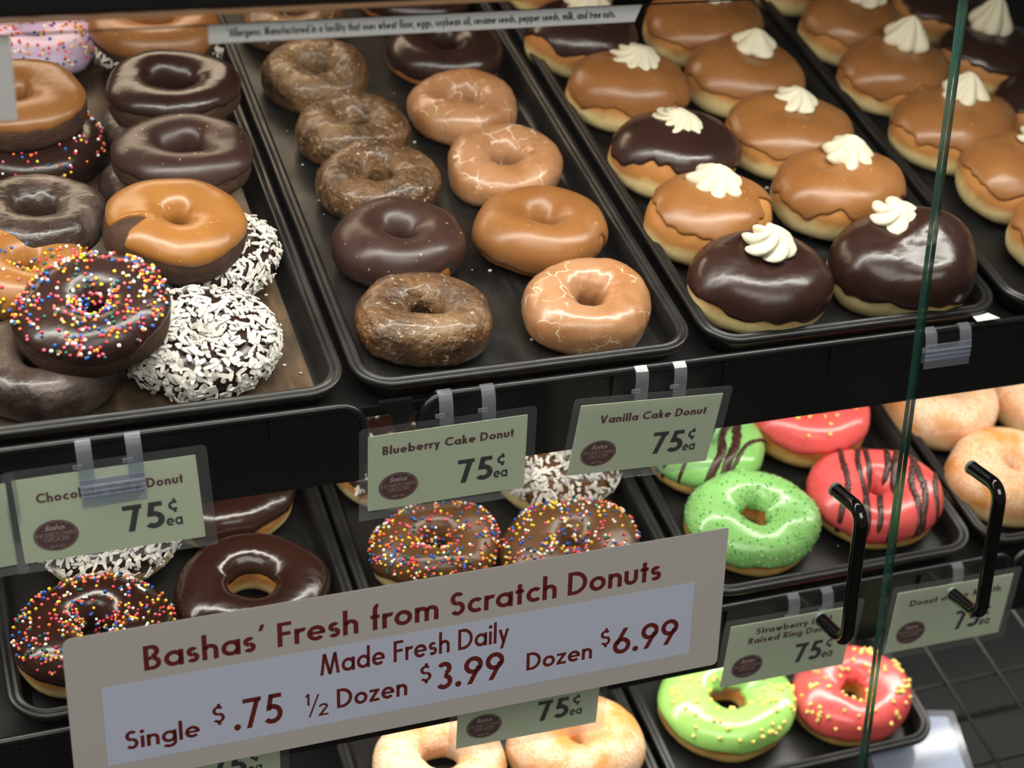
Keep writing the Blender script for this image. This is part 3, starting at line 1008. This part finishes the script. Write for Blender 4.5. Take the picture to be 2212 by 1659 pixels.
def donut(name, label, k, u, v, R, lv=0.0, H=0.0305, rh=0.008, seed=None, dough=None, icing=None, low=-0.05, wave=0.22, inner=0.75, T=0.0022,
          gaps=(), filled=False, tilt=(0, 0), spin=0.0, group=None, lump=0.03, fine=0.0006, extra=None, cat='donut', part='cake', sq=0.85):
    DN[0] += 1
    seed = seed or DN[0] * 13
    M = Matrix.Translation(shelf_pt(k, u / 1000, v / 1000, -0.0190 + lv)) @ RS @ Matrix.Rotation(rad(tilt[0]), 4, 'X') @ Matrix.Rotation(rad(tilt[1]), 4, 'Y')
    s = Shape(R / 1000, H, rh, seed, filled, lump, fine, sq, rad(spin))
    if icing is None:
        o = body(s, name, dough)
        o.matrix_world = M
        tag(o, label, cat, group)
        return o, s, None
    e = empty(name, M, label, cat, group)
    body(s, part, dough, e)
    ic = Icing(s, seed, low, wave, inner, T, gaps)
    ic.build(icing, e)
    if extra:
        extra(ic, e, seed)
    return e, s, ic

# ---- first tray: stacked chocolate cake donuts
GA = 'chocolate cake donuts stacked in the first tray'
CK = dict(dough=M_CHOC_CAKE, group=GA)
A1 = 0.0285
spk = lambda n, **kw: (lambda ic, e, sd: sprinkles(ic, e, n, sd, **kw))
coco = lambda n, **kw: (lambda ic, e, sd: coconut(ic, e, n, sd, **kw))
donut('cake_donut', 'lavender iced cake donut with rainbow sprinkles in the upper left corner', 0, -243, 420, 48, icing=M_LAVENDER, low=-0.2, extra=spk(330), **CK)
donut('cake_donut', 'tan maple cake donut under the top frame beside the lavender sprinkled one', 0, -155, 384, 45.5, lv=A1, icing=M_MAPLE, low=-.15, rh=0.013, **CK)
donut('cake_donut', 'maple cake donut partly behind the grey card at the left edge', 0, -265, 294, 46, lv=A1 + .002, icing=M_MAPLE, tilt=(4, 0), low=0.35, **CK)
donut('cake_donut', 'chocolate iced cake donut with the widest hole, just below the tan maple donut', 0, -157, 299, 46.5, lv=A1, icing=M_CHOC, rh=0.017, low=0.15, wave=.3, tilt=(-3, -3), **CK)
donut('cake_donut', 'dark sprinkled cake donut lying underneath the maple donut at the left edge', 0, -257, 285, 49, icing=M_CHOC, low=-.2, rh=.01, extra=spk(260), **CK)
donut('cake_donut', 'chocolate iced cake donut right above the amber maple donut', 0, -165, 220, 46, lv=A1, icing=M_CHOC_SPECK, rh=0.014, low=0.1, tilt=(0, 0), spin=40, **CK)
donut('cake_donut', 'grey glazed chocolate cake donut at the left edge above the sprinkled maple one', 0, -268, 178, 44.5, lv=0.021, rh=0.011, dough=M_CHOCGLAZE, group=GA, H=.029)
donut('cake_donut', 'amber maple cake donut with a gap in its icing, resting on coconut donuts', 0, -188, 138, 46, lv=A1 + .003, icing=M_MAPLE_AMBER, rh=0.008, low=0.38, wave=.15, tilt=(7, 3), gaps=((200, 11, 1.35),), inner=.9, H=.034, lump=.04, **CK)
donut('cake_donut', 'maple iced cake donut with sprinkles at the left edge behind the sprinkled chocolate one', 0, -283, 132, 45, lv=0.012, icing=M_MAPLE_AMBER, low=-.1, extra=spk(240), tilt=(3, 6), **CK)
donut('cake_donut', 'chocolate cake donut thick with rainbow sprinkles on top of the front left pile', 0, -248, 67, 47, lv=0.0305, icing=M_CHOC, rh=0.009, low=0.2, wave=.18, tilt=(9, -6), extra=spk(560), H=.031, **CK)
donut('cake_donut', 'grey glazed chocolate cake donut at the bottom of the front left pile', 0, -279, 57, 47, rh=0.012, dough=M_CHOCGLAZE, group=GA, H=.032, spin=70)
donut('cake_donut', 'coconut covered chocolate cake donut underneath the amber maple donut', 0, -166, 146, 46, icing=M_CHOC, low=-.15, extra=coco(1050), **CK)
donut('cake_donut', 'coconut covered chocolate cake donut at the front right of the first tray', 0, -184, 61, 46, icing=M_CHOC, rh=.007, low=-.25, extra=coco(1200), tilt=(3, 0), **CK)
donut('cake_donut', 'coconut dusted cake donut underneath the tan maple donut at the top', 0, -150, 402, 44, icing=M_CHOC, low=-.1, extra=coco(420), **CK)
donut('cake_donut', 'grey glazed cake donut hidden under the chocolate donut with the widest hole', 0, -164, 296, 45.5, dough=M_CHOCGLAZE, group=GA)
donut('cake_donut', 'glazed cake donut underneath the chocolate donut above the amber maple one', 0, -177, 226, 45, dough=M_CHOCGLAZE, group=GA, H=.0295)

# ---- second tray: single layer of cake donuts in two columns
GB = 'cake donuts in the second tray'
BL = dict(dough=M_BLUE, group=GB, rh=.010, lump=.035, fine=.0010, H=.0325)
VN = dict(dough=M_VANILLA, group=GB, rh=.010, H=.0325, lump=.04)
PC = dict(dough=M_PLAIN_CAKE, group=GB)
donut('cake_donut', 'brown blueberry glazed cake donut at the front, right behind the blueberry tag', 0, -38, 62, 45.5, **BL)
donut('cake_donut', 'chocolate iced cake donut with a cracked edge between two blueberry glazed ones', 0, -33, 138, 46, icing=M_CHOC_SPECK, H=.034, rh=.010, sq=1.0, low=-.42, wave=.3, gaps=((-62, 12, .45),), inner=.9, **PC)
donut('cake_donut', 'flaky blueberry glazed cake donut directly behind the cracked chocolate one', 0, -27, 211, 44, **BL)
donut('cake_donut', 'blueberry glazed cake donut beside the white crazed vanilla donut with bare front', 0, -28, 277, 43.5, **BL)
donut('cake_donut', 'blueberry glazed cake donut just below the allergen strip', 0, -38, 353, 42.5, **BL)
donut('cake_donut', 'brown cake donut mostly hidden behind the left half of the allergen strip', 0, -35, 434, 43, **BL)
donut('cake_donut', 'golden vanilla glazed cake donut at the front behind the vanilla tag', 0, 76, 54, 46.5, **dict(VN, H=.034, rh=.009))
donut('cake_donut', 'maple iced cake donut with a dripped right edge behind the front vanilla donut', 0, 72, 138, 46.5, icing=M_MAPLE, H=.034, rh=.009, sq=1.0, low=-.35, wave=.3, gaps=((-38, 8, .8),), inner=1.0, **PC)
donut('cake_donut', 'vanilla glazed cake donut directly behind the maple iced cake donut', 0, 72, 218, 45.5, **VN)
donut('cake_donut', 'smooth vanilla glazed cake donut in front of the half hidden chocolate one', 0, 65, 297, 44, **VN)
donut('cake_donut', 'chocolate iced cake donut below the middle of the allergen strip', 0, 75, 376, 46, icing=M_CHOC, rh=.012, low=-.25, **PC)
donut('cake_donut', 'reddish brown cake donut above the middle of the allergen strip', 0, 76, 463, 45, icing=M_CHOC, low=-.2, **PC)

# ---- third and fourth tray: filled donuts with whipped cream
GC = 'cream topped filled donuts in the third tray'
GD = 'cream topped filled donuts in the tray at the right edge'


def filled(label, u, v, R, m, seed, at=(0, 0), H=.048, group=GC, low=.48, wave=.5, cream=True, cr=.0190, ch=.014, lobes=7, twist=.9, tilt=(0, 0), gaps=(), lump=.03, dough=None, spin=0):
    e, s, ic = donut('filled_donut', label, 0, u, v, R, H=H, seed=seed, dough=dough or M_DOUGH, icing=m, low=low, wave=wave, T=.0022, filled=True,
                     group=group, tilt=tilt, gaps=gaps, lump=lump, fine=.0004, part='dough', spin=spin)
    if cream:
        x, y = at[0] / 1000, at[1] / 1000
        y /= s.sy; th = math.atan2(y, x); r = sqrt(x * x + y * y)
        ph = math.acos(min(1, (r / s.R)) ** 2) if r > 0 else pi / 2
        p = ic.point(th, ph)
        dollop(e, seed, (p.x, p.y, p.z - .001), cr, ch, lobes, twist)
    return e


filled('dark chocolate cream topped donut at the front left of the third tray', 203, 49, 52, M_CHOC, 501, (3, 8), ch=.017, twist=1.6, lobes=6, low=.02, wave=.3)
filled('maple cream topped donut with a pointed drip behind the front dark chocolate one', 197, 125, 49, M_MAPLE, 502, (3, 8), ch=.018, lobes=7, twist=.3, gaps=((-25, 14, .5),))
filled('dark chocolate cream topped donut with a peaked drip in the middle of the third tray', 205, 205, 51, M_CHOC, 503, (-2, 7), ch=.012, twist=2.2, lobes=9, gaps=((-110, 30, .35),), low=.2)
filled('pale topped maple donut with cream at the left, behind the peaked chocolate one', 201, 293, 49, M_MAPLE, 504, (6, 8), lobes=9, ch=.011, low=.15)
filled('dark chocolate cream topped donut half covered by the end of the allergen strip', 191, 371, 46, M_CHOC, 505, (4, 10), lobes=6, low=.2)
filled('largest dark chocolate cream topped donut, at the front beside the glass door edge', 321, 53, 55, M_CHOC, 506, (-3, 22), H=.054, low=-.12, wave=.45, lump=.06, ch=.013, twist=1.3, lobes=6, tilt=(6, -4), gaps=((-80, 22, .3),))
filled('maple cream topped donut with a spiky star, right behind the largest chocolate one', 313, 140, 52, M_MAPLE, 507, (8, 12), lobes=7, ch=.019, twist=.2, low=.28, gaps=((-150, 18, -.25),))
filled('maple cream topped donut with wide flat cream, two behind the largest chocolate one', 310, 217, 53.5, M_MAPLE, 508, (5, 14), cr=.0185, ch=.012, lobes=6, low=.32, H=.046)
filled('maple cream topped donut with a five pointed star near the top of the third tray', 310, 301, 51, M_MAPLE, 509, (8, 12), lobes=5, ch=.016, twist=.2, low=.3, H=.045)
filled('maple cream topped donut at the back of the third tray by the top picture edge', 307, 379, 53, M_MAPLE, 510, (6, 14), lobes=8, low=.25, H=.047)
filled('bare topped maple donut peeping out above the right end of the allergen strip', 205, 456, 47, M_MAPLE, 511, cream=False)
filled('maple cream topped donut whose cream is crossed by the glass door edge', 457, 208, 54, M_MAPLE, 521, (8, 12), group=GD, lobes=6, ch=.022, low=.3, twist=.3)
filled('maple cream topped donut left of the glass edge near the top right', 446, 287, 50, M_MAPLE, 522, (8, 12), group=GD, lobes=6, ch=.025, low=.25, twist=.3)
filled('dull maple cream topped donut at the top edge in the right hand tray', 443, 362, 46, M_MAPLE, 523, (8, 8), group=GD, lobes=7, ch=.018, low=.3)
filled('maple donut without visible cream at the far end of the right hand tray', 432, 448, 46, M_MAPLE, 524, group=GD, cream=False, low=.3)
filled('maple cream topped donut cut by the right picture edge, pale dough side showing', 477, 138, 53, M_MAPLE, 525, (15, 8), group=GD, ch=.015, lobes=7, low=.35)
filled('maple donut cut by the right picture edge beside the front tray corner', 478, 62, 52, M_MAPLE, 526, (10, 10), group=GD, low=.3)
filled('dark chocolate donut with a tall pointed cream peak in the top right corner', 556, 308, 52, M_CHOC, 527, (-2, 14), group=GD, lobes=6, ch=.031, cr=.018, twist=.3, H=.044)
filled('dark chocolate donut at the right edge below the tall cream peak', 563, 226, 52, M_CHOC, 528, (12, 10), group=GD, H=.044)
filled('dark chocolate donut at the very top right behind the tall cream peak', 552, 389, 50, M_CHOC, 529, (2, 10), group=GD, H=.044)

# ---- middle shelf
GE = 'raised ring donuts in the middle left tray'
RD = dict(dough=M_DOUGH, part='dough', T=.0024, H=.035, fine=.0004, sq=.8)
donut('raised_donut', 'chocolate raised donut covered in rainbow sprinkles behind the corner of the price board', 1, -265, 57, 53, icing=M_CHOC_SHINY, rh=.013, low=.12, extra=spk(520, jimmies=5), group=GE, tilt=(-5, 0), **RD)
donut('raised_donut', 'glossy plain chocolate raised donut just above the left half of the price board', 1, -158.0, 72, 52.5, icing=M_CHOC_SHINY, rh=.015, low=.0, inner=-.3, group=GE, **RD)
donut('raised_donut', 'glossy chocolate donut behind the right side of the chocolate cake tag', 1, -157, 168, 52, icing=M_CHOC_SHINY, rh=.008, low=.0, wave=.4, group=GE, **RD)
donut('raised_donut', 'coconut covered raised donut below the chocolate cake tag', 1, -242, 147, 50, icing=M_CHOC_SHINY, low=.0, extra=coco(950), group=GE, **RD)
GF = 'raised donuts in the tray below the blueberry tag'
donut('raised_donut', 'milk chocolate sprinkled ring donut directly below the blueberry tag', 1, -22, 84, 44, icing=M_MILK, rh=.010, low=-.15, wave=.4, extra=spk(480, jimmies=4), group=GF, lump=.05, **RD)
donut('raised_donut', 'milk chocolate sprinkled ring donut cut off by the top edge of the price board', 1, 74, 62, 51, icing=M_MILK, rh=.007, low=-.1, extra=spk(520, jimmies=3), group=GF, **RD)
donut('raised_donut', 'coconut covered raised donut between the blueberry and vanilla tags', 1, 92, 143, 47, icing=M_MILK, rh=.005, low=.0, extra=coco(900, size=1.15), group=GF, **dict(RD, H=.042))
donut('raised_donut', 'chocolate raised donut half hidden behind the left of the blueberry tag', 1, -28, 176, 46, icing=M_CHOC_SHINY, low=.1, extra=coco(60), group=GF, **RD)
donut('raised_donut', 'coconut donut seen through the gap between the two upper shelf fronts', 1, -28, 268, 44, lv=.0, icing=M_CHOC_SHINY, low=.0, extra=coco(700), group=GF, **dict(RD, H=.046))
GG = 'iced ring donuts in the green and pink tray'
donut('raised_donut', 'green iced ring donut sprinkled with dark green sugar', 1, 222.0, 62, 51.0, icing=M_GREEN, rh=.011, low=-.02, wave=.35, inner=-.2, group=GG, tilt=(3, 0),
      extra=lambda ic, e, sd: (grain_mass(ic, e, 330, sd, 'green_sugar', M_GREEN_SUGAR, .0007), grain_mass(ic, e, 380, sd + 1, 'pale_sugar', M_CRYSTAL, .0005)), **dict(RD, dough=M_DOUGH_DARK))
donut('raised_donut', 'green iced donut striped with chocolate behind the vanilla tag', 1, 219, 142, 48, icing=M_GREEN, rh=.004, low=-.05, group=GG,
      extra=lambda ic, e, sd: (drizzle(ic, e, 52, (-.020, -.012), .0034, sd), drizzle(ic, e, 34, (-.030, .000, .010, .019, .028), .0017, sd + 1)), **dict(RD, dough=M_DOUGH_DARK))
donut('raised_donut', 'strawberry pink ring donut striped with chocolate drizzle', 1, 332.0, 66, 53.0, icing=M_PINK, rh=.008, low=-.02, group=GG,
      extra=lambda ic, e, sd: drizzle(ic, e, 62, (-.044, -.032, -.026, -.012, -.003, .010, .015, .028), .0025, sd), **dict(RD, dough=M_DOUGH_DARK))
donut('raised_donut', 'strawberry pink donut with yellow sprinkles behind the chocolate striped pink one', 1, 317, 156, 52, icing=M_PINK, rh=.008, low=.15, group=GG,
      extra=lambda ic, e, sd: grains(ic, e, 34, sd, 'yellow_sprinkle', M_YELLOW_SPRINKLE, .0017), **dict(RD, dough=M_DOUGH_DARK, H=.042))
GH = 'sugared donuts in the right hand middle tray'
donut('sugar_donut', 'sugar coated donut with a dimple behind the right door handle', 1, 457, 63, 55.5, dough=M_SUGAR, rh=.003, H=.040, group=GH, sq=.8)
donut('sugar_donut', 'pale sugared donut behind the glass door edge under the upper shelf front', 1, 442, 150, 51, dough=M_SUGAR_HEAVY, rh=.003, H=.042, group=GH)
donut('sugar_donut', 'sugared donut at the right picture edge under the upper shelf front', 1, 540, 136, 50, dough=M_SUGAR_HEAVY, rh=.003, H=.042, group=GH)

# ---- bottom shelf
GI = 'sugared donuts under the price board'
donut('sugar_donut', 'heavily sugared ring donut under the middle of the price board', 2, -20, 108, 51, dough=M_SUGAR_HEAVY, rh=.013, H=.038, group=GI)
donut('sugar_donut', 'orange tinted sugared donut behind the lower price tag', 2, 88, 98, 53.5, dough=M_SUGAR, rh=.006, H=.040, group=GI)
donut('sugar_donut', 'sugared donut peeping out just under the price board behind the heavily sugared one', 2, -22, 212, 48, dough=M_SUGAR_HEAVY, rh=.010, H=.038, group=GI)
GJ = 'sprinkled ring donuts in the bottom tray'
ys = lambda n: (lambda ic, e, sd: grains(ic, e, n, sd, 'yellow_sprinkle', M_YELLOW_SPRINKLE, .0018))
donut('raised_donut', 'lime green ring donut with yellow sprinkles below the strawberry tag', 2, 222, 107, 55, icing=M_LIME, rh=.0135, low=.0, inner=-.3, extra=ys(80), group=GJ, **dict(RD, dough=M_DOUGH_DARK))
donut('raised_donut', 'pink ring donut with yellow sprinkles at the bottom behind the glass edge', 2, 329.0, 93, 50.0, icing=M_PINK, rh=.011, low=-.05, inner=-.25, extra=ys(90), group=GJ, tilt=(4, 0), **dict(RD, dough=M_DOUGH_DARK))
donut('raised_donut', 'lime donut mostly hidden between the price board and the strawberry tag', 2, 213, 205, 48, icing=M_LIME, low=.0, group=GJ, **dict(RD, dough=M_DOUGH_DARK))


# crumbs of glaze and sugar fallen on the trays
rnd = random.Random(77); V, F = ico(1); mb = MB()
for k, u0, u1, v0, v1, n, h in ((0, -.080, .120, .022, .40, 60, -.0186), (0, -.150, -.118, .03, .30, 14, -.0186), (0, .17, .36, .02, .4, 16, -.0186),
                                (1, .170, .375, .022, .2, 20, -.0186), (1, -.06, .13, .022, .2, 16, -.0186)):
    for _ in range(n):
        p = shelf_pt(k, rnd.uniform(u0, u1), rnd.uniform(v0, v1), h)
        q = rnd.choice((.0004, .0005, .0007, .0011))
        mb.add([p + Vector((v.x * q * 1.5, v.y * q, v.z * q)) for v in V], F)
o = mb.build('glaze_crumbs', M_COCO)
tag(o, 'tiny pale glaze crumbs scattered over the black tray floors', 'crumbs', None, 'stuff')

# ------------------------------------------------------------------ price tags and their clips
def rodrigues(w):
    w = Vector([rad(a) for a in w]); t = w.length
    return Matrix.Rotation(t, 4, w / t) if t > 1e-9 else Matrix.Identity(4)


def seal(parent, cx, cy, rx, ry, z):
    mb = MB(); n = 180
    P = [(cx + rx * cos(2 * pi * i / n) * (1 + .012 * cos(45 * 2 * pi * i / n)), cy + ry * sin(2 * pi * i / n) * (1 + .012 * cos(45 * 2 * pi * i / n))) for i in range(n)]
    plate(mb, P, z, z + .00008)
    s = mb.build('round_seal', M_MAROON_DARK, parent, False)
    z += .00022
    Q = []
    n = 72
    for k in (0.92,):
        for i in range(n):
            a, b = 2 * pi * i / n, 2 * pi * (i + 1) / n
            Q.append([(cx + rx * r * cos(t), cy + ry * r * sin(t)) for r, t in ((k, a), (k + .02, a), (k + .02, b), (k, b))])
    L = [Q]
    L.append(text_quads("Bashas'", cx - rx * .46, cy + ry * .36, ry * .36, cx + rx * .48, w=.16, track=.03, slant=.35))
    L.append(text_quads('HOMETOWN', cx - rx * .84, cy - ry * .03, ry * .25, cx + rx * .84, w=.085, track=.10))
    L.append(text_quads('GROCER', cx - rx * .55, cy - ry * .35, ry * .26, cx + rx * .55, w=.085, track=.10))
    L.append(text_quads('SINCE 1932', cx - rx * .34, cy - ry * .76, ry * .12, cx + rx * .34, w=.12, track=.12))
    text_obj(L, z, M_SEAL_INK, s, 'seal_lettering')


def price_tag(label, u, up, off, rv, lines, k75=True, lam=(.118, .066), card=(.106, .054), lamdx=0, lamdy=0, seal_on=True, k75x=0.0):
    M = Matrix.Translation(front_pt(u, up, off)) @ RG @ rodrigues(rv)
    e = empty('price_tag', M, label, 'price tag', 'price tags clipped to the shelf fronts')
    cw, ch = card
    mb = MB(); plate(mb, rrect(-cw / 2, cw / 2, -ch / 2, ch / 2, .0005, 2), -.00015, .00015)
    mb.build('card', M_CARD, e, True, 30)
    mb = MB(); plate(mb, rrect(-lam[0] / 2 + lamdx, lam[0] / 2 + lamdx, -lam[1] / 2 + lamdy, lam[1] / 2 + lamdy, (.0005, .0005, .003, .003), 5), .0006, .0009)
    mb.build('laminate_sleeve', M_FILM, e, True, 30)
    L = [text_quads(t, x0, y, cap, x1, w=.205) for t, x0, x1, y, cap in lines]
    if L:
        text_obj(L, .0003, M_MAROON, e, 'title_lettering')
    d = k75x
    P = [text_quads('75', .0065 + d, -.0165, .0172, .0305 + d, w=.195, track=.07), text_quads('\u00a2', .0333 + d, -.0065, .0098, .0388 + d, w=.17), text_quads('ea', .0312 + d, -.0165, .0083, .0408 + d, w=.17, track=.06)]
    text_obj(P, .0003, M_INK, e, 'price_lettering')
    if seal_on:
        seal(e, -.033, -.0115, .0130, .0100, .0002)
    return e


TL = dict(lam=(.118, .066))
price_tag('pale green tag reading Chocolate Cake Donut 75 cents', -.2555, -.0525, .0105, (-3, -6, 3.2), [('Chocolate Cake Donut', -.041, .044, .0105, .0062)], lamdx=.001)
price_tag('pale green tag reading Blueberry Cake Donut 75 cents', -.044, -.0542, .010, (4, 0, .3), [('Blueberry Cake Donut', -.0437, .044, .0125, .0062)])
price_tag('leaning pale green tag reading Vanilla Cake Donut 75 cents', .0915, -.0510, .016, (9, 3, -4.5), [('Vanilla Cake Donut', -.037, .043, .0120, .0062)])
price_tag('pale green tag reading Strawberry Iced Raised Ring Donut behind the left door handle', .2185, -.2410, .016, (5, 2, -2.5), [('Strawberry Iced', -.031, .033, .0165, .0055), ('Raised Ring Donut', -.036, .036, .0085, .0055)])
price_tag('pale green tag reading Donut of the Month behind the right door handle', .3545, -.2370, .020, (4, 2, -2.5), [('Donut of the Month', -.040, .044, .0130, .0055)])
price_tag('pale green tag sticking out below the middle of the price board', .0175, -.2510, .010, (3, 0, -1.0), [('Glazed', -.016, .016, .0165, .0055), ('Raised Ring Donut', -.036, .036, .0085, .0055)])
price_tag('pale green tag cut by the bottom edge under the price board', -.2125, -.2450, .010, (2, 0, 0), [('Raised Ring Donut', -.036, .036, .0125, .0055)])
price_tag('pale green tag cut by the left picture edge beside the chocolate cake tag', -.3650, -.0580, .0045, (0, 0, 2), [('Cake Donut', -.030, .030, .0125, .0062)])


def clip(label, u, up0, w=.0375, gap=.0285, rv=(0, 0, 0), long=.0225, card=True, off=.0015):
    """clear tag holder: two hooks over the shelf lip and a gripping bar"""
    e = empty('tag_clip', Matrix.Translation(front_pt(u, up0, off)) @ RG @ rodrigues(rv), label, 'tag clip', 'clear tag clips on the shelf fronts')
    for sx in (-1, 1):
        x = sx * gap / 2; hw = .0045; t = .0005
        path = [(-.0052, -.010), (-.0058, -.004), (-.0040, .0010), (0.0002, .0036), (.0042, .0012), (.0060, -.004), (.0066, -.010), (.0070, -long)]
        mb = MB(); loops = []
        for i, (z, y) in enumerate(path):
            a = Vector(path[max(i - 1, 0)]); b = Vector(path[min(i + 1, len(path) - 1)])
            d = (b - a).normalized(); nz, ny = d.y * t, -d.x * t
            loops.append([(x - hw, y + ny, z + nz), (x + hw, y + ny, z + nz), (x + hw, y - ny, z - nz), (x - hw, y - ny, z - nz)])
        mb.loops(loops, True, True, True)
        mb.box(x - hw - .003, x - hw + .003, -.012, -.0095, .0066, .0078)
        mb.build('hook', M_CLIP, e, True, 40)
    mb = MB()
    g0, g1 = -long - .0005, -long - .0150
    mb.box(-w / 2, w / 2, g1, g0 + .0035, .0064, .0076)
    for y in (g0 - .001, g0 - .0045, g0 - .0075):
        mb.tube([(-w / 2, y, .0078), (w / 2, y, .0078)], .0009, 8)
    mb.box(-w / 2, w / 2, g1 + .003, g0, .0016, .0026)
    bevelled(mb, 'grip', M_CLIP, e, .0003)
    return e


clip('clear clip holding the chocolate cake tag', -.2535, -.0105, rv=(0, -3, 2), off=.0050)
clip('clear clip holding the blueberry tag', -.0305, -.0105)
clip('clear clip holding the vanilla tag', .1040, -.0105, rv=(5, 2, -2), off=.004)
clip('clear clip holding the strawberry tag', .2382, -.2075, rv=(4, 1, -1), off=.004)
clip('clear clip holding the donut of the month tag', .3800, -.2075, rv=(4, 1, -1), off=.004)
clip('clear clip hidden behind the price board above the lower tag', .0175, -.2085)
e = clip('empty clear clip on the upper rail right of the glass door edge', .3285, -.0105, long=.010)
tg = MB(); L4 = ((.353, -.0040, -.0015), (.367, -.0036, -.0030), (.371, -.0046, .0060), (.352, -.0050, .0060))
tg.add([front_pt(x, y, z) for x, y, z in L4] + [front_pt(x, y - .0005, z) for x, y, z in L4],
       [(0, 1, 2, 3), (7, 6, 5, 4), (0, 4, 5, 1), (1, 5, 6, 2), (2, 6, 7, 3), (3, 7, 4, 0)])
tag(tg.build('paper_scrap', M_WHITE_CARD, None, False), 'small white paper scrap on the upper rail beside the empty clip', 'paper scrap')

# blank white card in a clear sleeve lying on the lowest shelf
M = Matrix.Translation(shelf_pt(2, .370, .024, -.0234)) @ RS @ Matrix.Rotation(rad(-14), 4, 'Z')
e = empty('shelf_card', M, 'blank white card in a clear sleeve lying at the bottom right by the tray', 'card')
mb = MB(); plate(mb, rrect(-.043, .035, -.024, .052, .001, 2), 0, .0003); mb.build('card', M_WHITE_CARD, e, True, 30)
mb = MB(); plate(mb, rrect(-.047, .042, -.028, .058, .002, 4), .0005, .0008); mb.build('clear_sleeve', M_CLIP, e, True, 30)

# ------------------------------------------------------------------ glass doors, handles, sign
GO = 0.060


def door(x0, x1, hx, label):
    e = empty('glass_door', Matrix.Translation(front_pt((x0 + x1) / 2, -.48, GO)) @ RG, label, 'glass door', 'glass doors of the case')
    w = (x1 - x0) / 2
    mb = MB(); top = .48 + .2400
    mb.box(-w, w, 0, top, -.0025, .0025)
    o = mb.build('pane', [M_GLASS, M_GLASS_EDGE], e, False)
    for p in o.data.polygons:
        c = p.center
        if abs(abs(c.x) - w) < 1e-5 or abs(c.y) < 1e-5 or abs(c.y - top) < 1e-5:
            p.material_index = 1
    hx -= (x0 + x1) / 2
    y0, y1, out, r = .48 - .1885, .48 - .0880, .034, .0048
    P = [(hx, y1, .003)] + [(hx, y1 - .010 + .010 * cos(a), .003 + out - .010 + .010 * sin(a)) for a in [pi / 2 * i / 6 for i in range(7)]] + \
        [(hx, y0 + .010 - .010 * cos(a), .003 + out - .010 + .010 * sin(a)) for a in [pi / 2 * (1 - i / 6) for i in range(7)]] + [(hx, y0, .003)]
    mb = MB(); mb.tube(P, r, 16)
    h = mb.build('handle', M_HANDLE, e, True, 60)
    for y in (y0, y1):
        mb = MB(); mb.tube([(hx, y, .0030), (hx, y, .0052)], r * 1.06, 16); mb.build('ferrule', M_FERRULE, h, True, 40)
    return e


door(-.62, .2630, .2115, 'left glass door carrying the price board and the allergen strip')
door(.2670, .95, .3195, 'right glass door with a black handle, beyond the green glass edge')

SO = GO + .0033
sg = empty('price_sign', Matrix.Translation(front_pt(-.0810, -.1555, SO)) @ RG, 'large white board reading fresh from scratch donuts with single, half dozen and dozen prices', 'sign')
X, Y = .0810, .1555
mb = MB(); plate(mb, rrect(-.2945 + X, .1325 + X, -.2085 + Y, -.1035 + Y, (.006, .004, .001, .006), 6), 0, .0008)
mb.build('board', M_SIGN, sg, True, 30)
mb = MB(); plate(mb, rrect(-.2750 + X, .1100 + X, -.1950 + Y, -.1400 + Y, .0004, 2), .0009, .0011)
mb.build('price_strip', M_STRIP, sg, True, 30)
ZT = .0013
T = lambda s, x0, y, cap, x1=None, w=.16, **k: text_quads(s, x0 + X, y + Y, cap, None if x1 is None else x1 + X, w=w, **k)
text_obj([T("Bashas' Fresh from Scratch Donuts", -.2495, -.1334, .0168, .0850, .165)], .0010, M_MAROON, sg, 'title_lettering')
text_obj([T('Made Fresh Daily', -.1443, -.1590, .0152, -.0205, .15),
          T('Single', -.2637, -.1860, .0132, -.2195, .16),
          T('$', -.2115, -.1790, .0120, -.2040, .15), T('.75', -.1985, -.1870, .0215, -.1685, .16),
          T('1', -.1545, -.1790, .0085, -.1515, .16), T('/', -.1525, -.1870, .0150, -.1455, .10), T('2', -.1460, -.1880, .0088, -.1398, .16),
          T('Dozen', -.1342, -.1850, .0140, -.0885, .16),
          T('$', -.0800, -.1775, .0118, -.0725, .15), T('3.99', -.0690, -.1860, .0205, -.0235, .16),
          T('Dozen', -.0080, -.1840, .0132, .0382, .16),
          T('$', .0438, -.1760, .0115, .0510, .15), T('6.99', .0530, -.1848, .0195, .1005, .16)], ZT, M_MAROON, sg, 'price_lettering')

lb = empty('allergen_strip', Matrix.Translation(front_pt(-.0705, .2360, SO)) @ RG, 'narrow grey allergen strip stuck along the top of the left glass door', 'label')
mb = MB(); plate(mb, [(-.1230, -.0046), (.1155, -.0046), (.1195, .0046), (-.1230, .0046)], 0, .0004)
mb.build('strip', M_LABEL, lb, True, 30)
text_obj([text_quads('*Allergens: Manufactured in a facility that uses wheat flour, eggs, soybean oil, sesame seeds, pepper seeds, milk, and tree nuts.', -.1135, -.0016, .0043, .1035, w=.2)], .0006, M_INK, lb)

lc = MB(); plate(lc, rrect(-.060, 0, 0, .042, .001, 3), 0, .0006)
o = lc.build('corner_card', M_LABEL, None, True, 30)
o.matrix_world = Matrix.Translation(front_pt(-.2905, .1985, SO)) @ RG
tag(o, 'blank grey card on the glass at the upper left picture edge', 'card')
